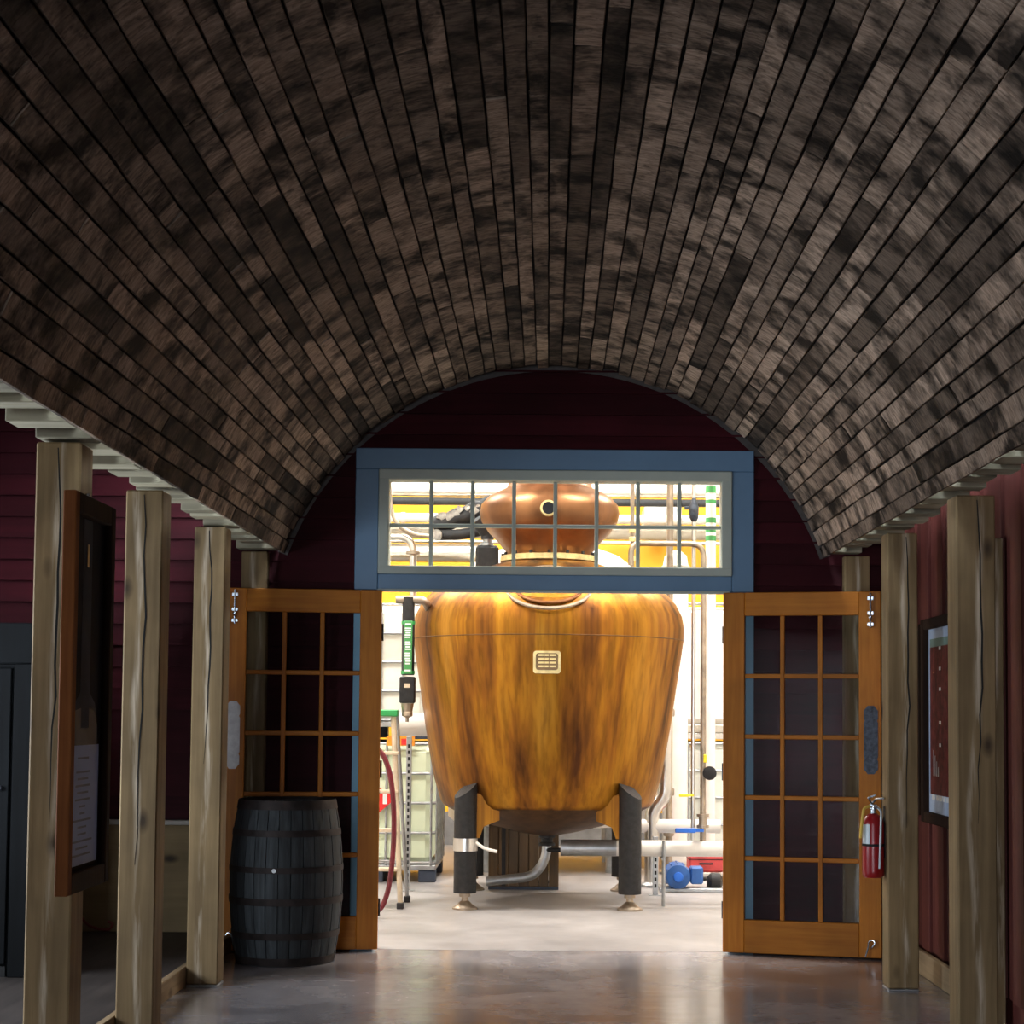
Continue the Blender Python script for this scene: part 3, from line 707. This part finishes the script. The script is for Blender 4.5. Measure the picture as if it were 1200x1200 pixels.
# legs
LR = .081
for (lx, ly) in ((-.578, 12.09), (.588, 12.09), (-.578, 13.41), (.588, 13.41)):
    m = MB(); n = 24; front = ly < SY
    for k in range(n):
        a = 2*PI*k/n; m.v.append((lx+LR*math.cos(a), ly+LR*math.sin(a), .115))
    for k in range(n):
        a = 2*PI*k/n; m.v.append((lx+LR*math.cos(a), ly+LR*math.sin(a), .845+.055*(-math.cos(a) if lx > 0 else math.cos(a))+.03*(math.sin(a) if front else -math.sin(a))))
    m.f = [(k, (k+1) % n, n+(k+1) % n, n+k) for k in range(n)]+[tuple(reversed(range(n))), tuple(range(n, 2*n))]
    lg = part(st, 'leg', m, 'black_iron', 'dark tubular leg with slanted top')
    part(lg, 'levelling_foot', MB().lathe([(.09, 0), (.09, .012), (.06, .03), (.035, .055), (.024, .06), (.024, .085), (.04, .088), (.04, .114)], (lx, ly, 0), 18), 'dull_pipe')
    sg = -1 if lx > 0 else 1
    part(st, 'gusset', MB().prism([(lx+sg*.07, ly, .82), (lx+sg*.07, ly, .50), (lx+sg*.10, ly, .50), (lx+sg*.13, ly, .58), (lx+sg*.24, ly, .625), (lx+sg*.24, ly, .75)], (0, -.01, 0), (0, .02, 0)), 'still_copper', 'copper gusset')
part(st, 'leg_band', MB().lathe([(.082, .41), (.087, .41), (.087, .50), (.082, .50), (.082, .41)], (-.578, 12.09, 0), 24, cap=False), 'stainless', 'bright steel band round a leg')
part(st, 'band_cable', MB().tube([(-.50, 12.05, .47), (-.44, 12.02, .43), (-.35, 12.01, .41)], .012, 8, .04), 'white_jacket')
part(st, 'drain_pipe', MB().tube([(SX, SY, .48), (SX-.005, SY, .30), (-.10, SY-.02, .17), (-.45, SY-.05, .135)], .036, 14, .12), 'galvanised', 'bent steel drain pipe')
part(st, 'drain_valve', MB().lathe([(.06, .40), (.06, .42), (.045, .425), (.045, .455), (.06, .46), (.06, .478)], (SX, SY, 0), 18).cyl((SX, SY-.02, .37), (SX+.12, SY-.05, .37), .018, 10), 'black_iron')
part(st, 'side_outlet', MB().tube([(-.86, SY+.05, 1.295), (-1.16, SY+.05, 1.295)], .088, 20), 'white_jacket', 'short white jacketed side pipe')

# brown box under the still
a = P(572, 1040, 13.45); b = P(655, 972, 13.45)
kb = empty('wooden_crate', ((a.x+b.x)/2, 13.7, 0), 'brown plank crate on the floor beneath the copper still', 'crate')
x0, x1, z1 = a.x, b.x, b.z+.03; nb = 7
for i in range(nb):
    u0, u1 = x0+(x1-x0)*i/nb, x0+(x1-x0)*(i+1)/nb
    part(kb, 'plank', MB().box(u0+.002, u1-.002, 13.45, 13.47, .025, z1, .003), 'crate_wood')
    part(kb, 'plank', MB().box(u0+.002, u1-.002, 13.98, 14.0, .025, z1, .003), 'crate_wood')
for sx_ in (x0, x1-.02):
    part(kb, 'side_board', MB().box(sx_, sx_+.02, 13.471, 13.979, .025, z1, .003), 'crate_wood')
part(kb, 'lid', MB().box(x0-.01, x1+.01, 13.44, 14.01, z1+.001, z1+.02, .003), 'crate_wood')
part(kb, 'skid', MB().box(x0, x1, 13.45, 13.50, 0, .024), 'dark_pallet'); part(kb, 'skid', MB().box(x0, x1, 13.95, 14.0, 0, .024), 'dark_pallet')
part(kb, 'corner_strap', MB().box(x0+.105, x0+.135, 13.44, 13.449, .03, z1), 'black_iron')

# caged liquid totes
def tote(x0, y0, z0, label, plastic, cage=True, top=1.16):
    r = empty('caged_tote', (x0+.5, y0+.5, z0), label, 'tote', 'caged liquid totes in the still house')
    x1, y1 = x0+1.0, y0+1.0
    dk = part(r, 'pallet', MB().box(x0, x1, y0, y1, z0+.10, z0+.14, .005), 'galvanised')
    for u in (x0, x0+.43, x1-.14):
        part(r, 'pallet_foot', MB().box(u, u+.14, y0+.01, y0+.15, z0+.001, z0+.099, .004), 'dark_pallet'); part(r, 'pallet_foot', MB().box(u, u+.14, y1-.15, y1-.01, z0+.001, z0+.099, .004), 'dark_pallet')
    part(r, 'bottle', MB().box(x0+.03, x1-.03, y0+.03, y1-.03, z0+.142, z0+top-.04, .06), plastic, smooth=0)
    part(r, 'fill_cap', MB().lathe([(.09, top-.04), (.09, top-.015), (.08, top-.005)], (x0+.5, y0+.5, z0), 20), 'dark_pallet')
    if cage:
        for i in range(5):
            z = z0+.16+(top-.19)*i/4
            part(r, 'cage_bar', MB().tube([(x0+.01, y0+.01, z), (x1-.01, y0+.01, z), (x1-.01, y1-.01, z), (x0+.01, y1-.01, z), (x0+.01, y0+.01, z)], .0115, 8, .05, 4), 'galvanised')
        for i in range(6):
            x = x0+.04+.92*i/5
            part(r, 'cage_upright', MB().cyl((x, y0-.004, z0+.141), (x, y0-.004, z0+top-.02), .010, 8), 'galvanised')
        for i in range(5):
            y = y0+.04+.92*i/4
            part(r, 'cage_upright', MB().cyl((x1+.004, y, z0+.141), (x1+.004, y, z0+top-.02), .010, 8), 'galvanised')
    return r
TX = P(511, 950, 13.95).x-1.0
tote(TX, 13.95, 0, 'green-tinted caged tote on the floor beside the ladder', 'tote_plastic')
tote(TX-.06, 13.98, 1.165, 'white caged tote stacked on top of the green-tinted tote', 'tote_plastic_white', top=1.14)
BX = P(801, 900, 15.3).x
tote(BX, 15.3, 0, 'white caged tote on the floor behind the vertical pipes', 'tote_plastic_white')
jt = empty('jacketed_tank', (BX+.5, 15.8, 1.165), 'white jacketed square tank standing on the tote behind the pipes', 'tank')
part(jt, 'jacket', MB().box(BX-.01, BX+.99, 15.33, 16.3, 1.30, 2.36, .05), 'white_jacket', smooth=0)
part(jt, 'base_rail', MB().box(BX-.02, BX+1.0, 15.31, 15.37, 1.167, 1.22, .005), 'stainless'); part(jt, 'base_rail', MB().box(BX-.02, BX+1.0, 16.25, 16.31, 1.167, 1.22, .005), 'stainless')
part(jt, 'base_tray', MB().box(BX-.02, BX+1.0, 15.31, 16.31, 1.222, 1.299, .01), 'beige_jacket')
part(jt, 'top_rail', MB().cyl((BX-.02, 15.35, 2.39), (BX+1.0, 15.35, 2.39), .014, 8), 'galvanised')
for u in range(1, 5): part(jt, 'jacket_seam', MB().box(BX+u*.2-.004, BX+u*.2+.004, 15.326, 15.3295, 1.36, 2.30), 'beige_jacket')

# big domed tank behind the still
wt = empty('domed_tank', (.02, 15.5, 0), 'large white domed tank standing behind the copper still', 'tank')
part(wt, 'shell', MB().lathe([(.2, .36), (.85, .40), (.92, .46), (.92, 2.40), (.90, 2.50), (.80, 2.68), (.62, 2.82), (.35, 2.92), (.08, 2.95)], (.02, 15.5, 0), 48), 'white_jacket', smooth=60)
for k in range(4):
    a = PI/4+k*PI/2; part(wt, 'leg', MB().cyl((.02+.78*math.cos(a), 15.5+.78*math.sin(a), 0), (.02+.78*math.cos(a), 15.5+.78*math.sin(a), .42), .06, 14), 'galvanised')

# horizontal pipe at floor level with stands
hz = P(750, 994, 12.42)
fp = empty('jacketed_pipe', (1.5, 12.42, 0), 'low white jacketed pipe running past the right leg of the still', 'pipe')
part(fp, 'run', MB().cyl((P(660, 994, 12.42).x, 12.42, hz.z), (3.6, 12.42, hz.z), .058, 20), 'white_jacket')
part(fp, 'bare_end', MB().cyl((P(657, 994, 12.42).x, 12.42, hz.z), (P(722, 994, 12.42).x, 12.42, hz.z), .0595, 20), 'galvanised')
for x in (P(777, 1030, 12.40).x, 2.2, 3.4):
    part(fp, 'stand', MB().cyl((x, 12.35, 0), (x, 12.35, hz.z+.06), .013, 8).box(x-.015, x+.015, 12.34, 12.45, hz.z-.075, hz.z-.059), 'galvanised')
# vertical pipes rising from it
e1 = P(826, 637, 12.42)
vp = empty('riser_pipe', (e1.x, 12.42, hz.z+.06), 'dark steel riser bending over at the top with a blue valve handle', 'pipe', 'riser pipes beside the still')
xr1 = P(824, 850, 12.42).x; zt1 = P(780, 637, 12.42).z
part(vp, 'run', MB().tube([(xr1, 12.42, hz.z+.058), (xr1, 12.42, zt1), (.60, 12.42, zt1), (.60, 12.42, 2.475)], .021, 12, .10), 'dull_pipe')
zb = P(824, 962, 12.42).z
part(vp, 'flange', MB().lathe([(.045, zb-.05), (.045, zb-.03), (.03, zb-.03), (.03, zb+.03), (.045, zb+.03), (.045, zb+.05)], (xr1, 12.42, 0), 16), 'dull_pipe')
hb = P(803, 973, 12.36); part(vp, 'valve_handle', MB().box(hb.x-.075, hb.x+.075, 12.33, 12.345, hb.z-.017, hb.z+.017, .005).box(hb.x+.06, xr1, 12.34, 12.42, hb.z-.01, hb.z+.01), 'valve_blue', 'blue lever handle')
hb = P(826, 889, 12.36); part(vp, 'valve_tag', MB().box(hb.x-.008, hb.x+.014, 12.37, 12.395, hb.z-.03, hb.z+.03, .003), 'valve_yellow')
gb = P(830, 906, 12.36); part(vp, 'gauge', MB().lathe([(.045, 0), (.05, -.02), (.05, -.05), (.042, -.055)], (gb.x+.01, 12.40, gb.z), 20, 'Y'), 'black_iron', 'round dark gauge')
xr2 = P(813, 850, 12.42).x
vq = empty('riser_pipe', (xr2, 12.42, hz.z+.06), 'thin bright steel riser with a yellow valve handle beside the still', 'pipe', 'riser pipes beside the still')
part(vq, 'run', MB().cyl((xr2, 12.468, hz.z+.0588), (xr2, 12.468, 4.6), .015, 12), 'stainless')
hb = P(801, 932, 12.4); part(vq, 'valve_handle', MB().box(hb.x-.035, hb.x+.035, 12.37, 12.38, hb.z-.010, hb.z+.010, .003).box(hb.x+.03, xr2, 12.38, 12.468, hb.z-.006, hb.z+.006), 'valve_yellow', 'yellow lever handle')
hv = P(811, 598, 12.42); part(vq, 'inline_valve', MB().lathe([(.016, -.08), (.034, -.05), (.036, .03), (.02, .07), (.014, .10)], (xr2, 12.468, hv.z), 14).box(xr2-.07, xr2, 12.455, 12.48, hv.z+.01, hv.z+.035, .004), 'aged_plate')
xb = P(784, 900, 14.0).x
vb = empty('riser_pipe', (xb, 14.0, 0), 'brown copper riser just behind the edge of the still', 'pipe', 'riser pipes beside the still')
part(vb, 'run', MB().cyl((xb, 14.0, 0), (xb, 14.0, 5.9), .028, 12), 'dull_pipe')
for zf in (.42, .75, 1.4): part(vb, 'coupling', MB().lathe([(.04, zf-.03), (.045, zf-.02), (.045, zf+.02), (.04, zf+.03)], (xb, 14.0, 0), 14), 'dull_pipe')
xw = P(791, 900, 14.9).x
vw = empty('white_column', (xw, 14.9, 0), 'tall slim white column tank with a domed top', 'tank')
zt = P(783, 645, 14.9).z
part(vw, 'shell', MB().lathe([(.05, .02), (.105, .06), (.11, .12), (.11, zt-.12), (.095, zt-.05), (.05, zt-.01), (.01, zt)], (xw, 14.9, 0), 28), 'white_jacket', smooth=60)
part(vw, 'collar', MB().lathe([(.112, zt-.17), (.125, zt-.16), (.125, zt-.14), (.112, zt-.13)], (xw, 14.9, 0), 28), 'beige_jacket')
part(vw, 'base', MB().lathe([(.14, 0), (.14, .02)], (xw, 14.9, 0), 20), 'galvanised')
xm = P(741, 615, 14.2)
vm = empty('riser_pipe', (xm.x, 14.2, 0), 'brown riser pipe seen beyond the copper bulb', 'pipe', 'riser pipes beside the still')
part(vm, 'run', MB().cyl((xm.x, 14.2, 0), (xm.x, 14.2, 5.9), .018, 10), 'dull_pipe')
for py in (622, 632, 655): part(vm, 'coupling', MB().lathe([(.024, -.02), (.028, -.015), (.028, .015), (.024, .02)], (xm.x, 14.2, P(741, py, 14.2).z), 12), 'brass_plaque')
xg = P(833, 600, 15.0)
vg = empty('riser_pipe', (xg.x, 15.0, 0), 'pale riser pipe wrapped with green marker bands', 'pipe', 'riser pipes beside the still')
part(vg, 'run', MB().cyl((xg.x, 15.0, 0), (xg.x, 15.0, 5.9), .045, 14), 'white_jacket')
for (p0_, p1_) in ((570, 578), (586, 590), (607, 613), (618, 624), (628, 634)):
    z0, z1 = P(833, p1_, 15).z, P(833, p0_, 15).z
    part(vg, 'marker_band', MB().lathe([(.0455, z0), (.047, z0), (.047, z1), (.0455, z1), (.0455, z0)], (xg.x, 15.0, 0), 14, cap=False), 'green_tape')
# elbows low on the right, behind the still
ea, eb = P(764, 958, 13.75), P(779, 925, 13.75)
sp = empty('steel_elbow_pipe', (ea.x, 13.75, 0), 'bright steel pipe with a wide elbow low behind the still', 'pipe')
part(sp, 'run', MB().tube([(ea.x, 13.75, .04), (ea.x, 13.75, .62), (eb.x, 13.75, .72), (eb.x, 13.75, 1.6)], .06, 16, .1), 'stainless')
part(sp, 'foot', MB().lathe([(.09, 0), (.09, .02), (.065, .04)], (ea.x, 13.75, 0), 18), 'galvanised')
zz1 = P(765, 968, 13.75).z
part(sp, 'branch', MB().cyl((ea.x-.1, 13.75, zz1), (ea.x+.55, 13.75, zz1), .055, 16), 'white_jacket')
# slotted strut uprights
def strut(px, Y, top, label):
    x = P(px, 1000, Y).x; r = empty('slotted_strut', (x, Y, 0), label, 'strut', 'slotted steel struts')
    part(r, 'channel', MB().box(x-.02, x+.02, Y-.02, Y+.02, .006, top, .002), 'galvanised'); part(r, 'foot_plate', MB().box(x-.05, x+.05, Y-.05, Y+.05, 0, .005), 'galvanised')
    z = .06
    while z < top-.05: part(r, 'slot', MB().box(x-.008, x+.008, Y-.0215, Y-.0205, z, z+.028), 'black_print'); z += .05
strut(768, 13.1, .45, 'short slotted steel strut under the jacketed pipe')
strut(478, 13.3, 1.2, 'tall slotted steel strut standing in front of the tote')

# blue motor pump and red case
mp = P(795, 1028, 13.3); mz = mp.z
pu = empty('motor_pump', (mp.x, 13.4, 0), 'blue electric motor pump on the floor behind the pipe stand', 'pump')
part(pu, 'motor', MB().lathe([(.05, -.10), (.092, -.085), (.098, -.05), (.098, .20), (.07, .22)], (mp.x, 13.4, mz), 28, 'Y'), 'motor_blue')
part(pu, 'end_cap', MB().lathe([(.02, -.125), (.035, -.12), (.04, -.10)], (mp.x, 13.4, mz), 16, 'Y'), 'valve_blue')
for k in range(12):
    a = 2*PI*k/12; part(pu, 'cooling_fin', MB().box(mp.x+.1*math.cos(a)-.005, mp.x+.1*math.cos(a)+.005, 13.37, 13.58, mz+.1*math.sin(a)-.005, mz+.1*math.sin(a)+.005), 'motor_blue')
part(pu, 'terminal_box', MB().box(mp.x+.10, mp.x+.20, 13.36, 13.50, mz-.06, mz+.075, .012), 'motor_blue')
part(pu, 'mount', MB().box(mp.x-.04, mp.x+.04, 13.36, 13.56, .03, mz-.09, .004), 'galvanised'); part(pu, 'base', MB().box(mp.x-.14, mp.x+.40, 13.34, 13.60, 0, .029, .004), 'galvanised')
part(pu, 'volute', MB().lathe([(.04, .02), (.07, .05), (.07, .12), (.03, .14)], (mp.x+.22, 13.48, mz-.05), 18, 'X'), 'black_iron')
part(pu, 'outlet', MB().tube([(mp.x+.3, 13.48, mz-.05), (mp.x+.3, 13.48, .03)], .03, 10), 'black_iron')
rc = P(826, 1012, 14.3)
cr = empty('red_case', (rc.x, 14.45, 0), 'red plastic case on a low steel shelf beyond the pump', 'case')
part(cr, 'shell', MB().box(rc.x-.13, rc.x+.16, 14.3, 14.6, rc.z-.07, rc.z+.075, .015), 'crate_red'); part(cr, 'lid_line', MB().box(rc.x-.132, rc.x+.162, 14.297, 14.603, rc.z+.03, rc.z+.036), 'black_print'); part(cr, 'handle', MB().tube([(rc.x-.04, 14.3, rc.z), (rc.x-.04, 14.28, rc.z), (rc.x+.06, 14.28, rc.z), (rc.x+.06, 14.3, rc.z)], .008, 8, .01), 'black_print')
sf = empty('low_shelf', (rc.x+.05, 14.45, 0), 'low steel shelf holding the red case', 'shelf')
part(sf, 'top', MB().box(rc.x-.25, rc.x+.6, 14.25, 14.65, rc.z-.10, rc.z-.071, .004), 'stainless')
for x in (rc.x-.22, rc.x+.57):
    for y in (14.28, 14.62): part(sf, 'leg', MB().cyl((x, y, 0), (x, y, rc.z-.10), .015, 8), 'galvanised')

# sight glass column with green label
sg0 = P(478, 776, 12.25); sy = 12.25; xs = sg0.x
sgc = empty('sight_column', (xs, sy, P(478, 845, sy).z), 'black sight column with a green lettered label beside the still', 'gauge')
zz = lambda py: P(478, py, sy).z
part(sgc, 'head_pipe', MB().tube([(P(464, 703, sy).x, sy, zz(703)), (P(498, 703, sy).x, sy, zz(703)), (P(503, 712, sy).x, sy+.1, zz(716)), (-.80, 12.5, zz(717))], .03, 12, .05), 'dull_pipe')
part(sgc, 'neck', MB().cyl((xs, sy, zz(728)), (xs, sy, zz(700)), .045, 16), 'black_iron')
part(sgc, 'tube', MB().cyl((xs, sy, zz(791)), (xs, sy, zz(728)), .046, 16), 'black_foam')
lbp = part(sgc, 'label_plate', MB().box(xs-.026, xs+.034, sy-.056, sy-.047, zz(790), zz(728), .003), 'green_tape', 'green label with white lettering')
rg = random.Random(5)
for (p0_, p1_) in ((731, 734), (736, 749), (752, 763), (765, 780), (785, 788)):
    n = max(1, int((p1_-p0_)/2.6))
    for i in range(n):
        za = zz(p0_+(p1_-p0_)*i/n); zb_ = zz(p0_+(p1_-p0_)*(i+.62)/n)
        part(lbp, 'letter_mark', MB().box(xs-.014-rg.uniform(0, .006), xs+.018+rg.uniform(0, .008), sy-.058, sy-.0565, zb_, za), 'white_print')
for py in (730, 788): part(sgc, 'label_clip', MB().lathe([(.047, -.012), (.05, -.012), (.05, .012), (.047, .012), (.047, -.012)], (xs, sy, zz(py)), 16, cap=False), 'green_cap')
part(sgc, 'lower_block', MB().box(xs-.055, xs+.055, sy-.05, sy+.05, zz(824), zz(793), .008), 'black_iron'); part(sgc, 'block_tag', MB().box(xs-.02, xs+.02, sy-.054, sy-.051, zz(806), zz(801)), 'fibreglass_beige')
part(sgc, 'outlet', MB().lathe([(.012, zz(846)), (.012, zz(841)), (.04, zz(839)), (.04, zz(835)), (.036, zz(834)), (.044, zz(828)), (.046, zz(824.2))], (xs, sy, 0), 16), 'dull_pipe')

# step ladder
ld = empty('step_ladder', (-1.25, 12.3, 0), 'beige step ladder with a green top cap beside the totes', 'ladder')
lt = P(461, 838, 12.25); zt = lt.z
R0 = P(469, 1066, 12.07); R1 = P(477, 1058, 12.5)
for dx in (0, -.42):
    part(ld, 'front_rail', MB().tube([(R0.x+dx, 12.07, .03), (lt.x+dx*.8, 12.25, zt)], .019, 8), 'fibreglass_beige'); part(ld, 'rear_rail', MB().tube([(R1.x+dx, 12.5, .03), (lt.x+.02+dx*.8, 12.30, zt)], .014, 8), 'galvanised')
    part(ld, 'rubber_foot', MB().box(R0.x+dx-.024, R0.x+dx+.024, 12.04, 12.10, 0, .045, .004), 'black_foam'); part(ld, 'rubber_foot', MB().box(R1.x+dx-.022, R1.x+dx+.022, 12.47, 12.53, 0, .045, .004), 'black_foam')
for i in range(1, 5):
    u = i/5; part(ld, 'step', MB().box(R0.x-.40+.03*u, R0.x-.02-.02*u, 12.07+.18*u-.03, 12.07+.18*u+.05, zt*u-.012, zt*u+.012, .003), 'fibreglass_beige')
part(ld, 'top_cap', MB().box(lt.x-.38, lt.x+.035, 12.20, 12.36, zt-.01, zt+.04, .008), 'green_cap', 'green plastic top cap')
part(ld, 'brace', MB().cyl((R1.x-.42, 12.46, .3), (R1.x, 12.46, .3), .008, 8), 'galvanised')

# red hose, signs on the tote
hp = [P(x, y, 11.5) for x, y in ((418, 905), (428, 880), (440, 874), (450, 886), (457, 905), (461, 935), (462, 970), (460, 1010), (455, 1045), (446, 1068))]
hp += [Vector((hp[-1].x-.12, 11.45, .022)), Vector((hp[-1].x-.5, 11.5, .022))]
hp = [hp[0]+Vector((-.02, 0, -1.0+.1))]+hp
hp[0].z = .022
solo('red_hose', MB().tube(hp, .018, 10, .12), 'red_rubber', 'dark red rubber hose looping down to the floor by the doorway', 'hose')
s1 = P(450, 938, 13.92)
sn = empty('warning_sign', (s1.x, 13.92, s1.z), 'red diamond hazard placard on the green-tinted tote', 'sign', 'placards on the totes')
part(sn, 'plate', MB().prism([(s1.x-.12, 13.925, s1.z), (s1.x-.04, 13.925, s1.z-.10), (s1.x+.075, 13.925, s1.z), (s1.x+.075, 13.925, s1.z+.05), (s1.x-.04, 13.925, s1.z+.10)], (0, 0, 0), (0, .006, 0)), 'sign_red')
part(sn, 'mark', MB().box(s1.x-.01, s1.x+.025, 13.922, 13.9248, s1.z-.03, s1.z+.055), 'white_print')
o1 = P(473, 870, 13.92)
sn = empty('warning_sign', (o1.x, 13.92, o1.z), 'orange placard along the top of the green-tinted tote', 'sign', 'placards on the totes')
part(sn, 'plate', MB().box(o1.x-.14, o1.x+.09, 13.925, 13.931, o1.z-.028, o1.z+.05), 'sign_orange')
part(sn, 'mark', MB().box(o1.x-.02, o1.x+.03, 13.922, 13.9248, o1.z-.02, o1.z+.03), 'sign_red')

# ---- overhead pipework seen through the transom
def overhead(name, py, dpx, Y, mat, label, seams=0):
    z = P(650, py, Y).z; r = dpx/2*Y/FPX
    o = empty(name, (0, Y, z-r), label, 'pipe', 'overhead pipe runs')
    part(o, 'run', MB().cyl((-5.98, Y, z), (5.98, Y, z), r, 20), mat)
    for k in range(seams):
        x = -5+10*k/(seams-1)+.23; part(o, 'collar', MB().lathe([(r+.001, -.02), (r+.008, -.02), (r+.008, .02), (r+.001, .02), (r+.001, -.02)], (x, Y, z), 20, 'X', cap=False), mat)
overhead('overhead_pipe', 573.5, 14, 16.6, 'white_jacket', 'uppermost thick white overhead pipe in the still house', 9)
overhead('overhead_pipe', 581, 3.5, 16.4, 'dull_pipe', 'thin brown overhead pipe just above the black one', 5)
overhead('overhead_pipe', 588.5, 9, 16.6, 'black_foam', 'black foam-wrapped overhead pipe in the still house', 0)
overhead('overhead_pipe', 608, 11, 16.6, 'white_jacket', 'white overhead pipe below the black foam-wrapped one', 7)
overhead('overhead_pipe', 624, 16, 16.8, 'beige_jacket', 'thick beige overhead pipe crossing the yellow wall', 6)
overhead('overhead_pipe', 635.5, 4.5, 16.4, 'stainless', 'lowest thin bright steel overhead pipe', 5)
z = P(500, 648, 16.15).z
bo = empty('overhead_pipe', (-3, 16.15, z-.1), 'very thick steel duct ending behind the copper bulb', 'pipe', 'overhead pipe runs')
part(bo, 'run', MB().cyl((-5.98, 16.15, z), (-.56, 16.15, z), .088, 24), 'stainless'); part(bo, 'collar', MB().cyl((-.66, 16.15, z), (-.60, 16.15, z), .10, 24), 'galvanised')
# foil wrapped duct reaching the bulb
fd = empty('wrapped_duct', tuple(P(540, 625, 13.5)), 'black duct patched with crumpled foil beside the copper bulb', 'duct')
A_, B_ = P(507, 617, 13.5), P(580, 592, 13.5)
part(fd, 'duct', MB().tube([A_+(B_-A_)*(i/10)+Vector((0, 0, .012*math.sin(i*2.1))) for i in range(11)], lambda u: .066+.022*u+.006*math.sin(u*31), 16), 'black_foam')
rg = random.Random(2)
for i in range(9):
    c_ = A_+(B_-A_)*(.08+.095*i)+Vector((rg.uniform(-.02, .02), -.05, rg.uniform(-.01, .06))); m = MB(); nn = 7
    rad = rg.uniform(.02, .042)
    m.prism([c_+Vector((rad*1.2*math.cos(2*PI*k/nn)*rg.uniform(.6, 1.2), rg.uniform(-.02, 0), rad*math.sin(2*PI*k/nn)*rg.uniform(.6, 1.3))) for k in range(nn)], (0, -.015, 0), (0, .03, 0))
    part(fd, 'foil_patch', m, 'foil')
part(fd, 'lower_duct', MB().tube([P(510, 627, 13.45), P(540, 627, 13.45), P(585, 617, 13.45)], .042, 12, .1), 'black_foam')
part(fd, 'end_disc', MB().lathe([(.04, .03), (.046, .0), (.04, -.03)], tuple(P(512, 627, 13.38)), 18, 'Y'), 'foil')
bv = P(571, 650, 13.3)
av = empty('valve_actuator', (bv.x, 13.3, bv.z-.1), 'black boxy valve actuator hanging below the foil-patched duct', 'valve')
part(av, 'housing', MB().box(bv.x-.09, bv.x+.09, 13.24, 13.38, bv.z-.12, bv.z+.07, .02), 'black_iron'); part(av, 'bonnet', MB().lathe([(.05, .07), (.05, .09), (.035, .10), (.035, .13)], (bv.x+.0, 13.3, bv.z), 16), 'galvanised')
part(av, 'elbow', MB().tube([(bv.x, 13.3, bv.z+.12), (bv.x, 13.3, bv.z+.16), (bv.x-.09, 13.25, bv.z+.27)], .05, 12, .05), 'black_foam')
bc = [P(x, y, 13.35) for x, y in ((455, 540), (457, 588), (461, 607), (470, 619), (486, 627), (504, 628))]
solo('curved_pipe', MB().tube(bc, .017, 10, .08), 'dull_pipe', 'thin brown curved pipe joining the foil-patched duct', 'pipe')
ep = [P(330, 629, 13.4), P(484, 629, 13.4), P(484, 700, 13.4)]
eo = empty('elbow_pipe', tuple(ep[2]), 'bright steel pipe turning down beside the thick duct', 'pipe')
part(eo, 'run', MB().tube(ep, .028, 12, .12), 'stainless'); cc = P(484, 648, 13.4); part(eo, 'union', MB().lathe([(.03, -.02), (.055, -.012), (.055, .012), (.03, .02)], tuple(cc), 14), 'dull_pipe')
wb = P(777, 603, 17.4)
ub = empty('unit_heater', (wb.x, 17.6, wb.z), 'white boxy unit heater mounted on the yellow wall', 'heater')
part(ub, 'case', MB().box(wb.x-.19, wb.x+.19, 17.35, 17.99, wb.z-.11, wb.z+.10, .015), 'white_wall'); part(ub, 'grille', MB().box(wb.x-.15, wb.x+.15, 17.335, 17.349, wb.z-.07, wb.z+.06), 'label_silver')
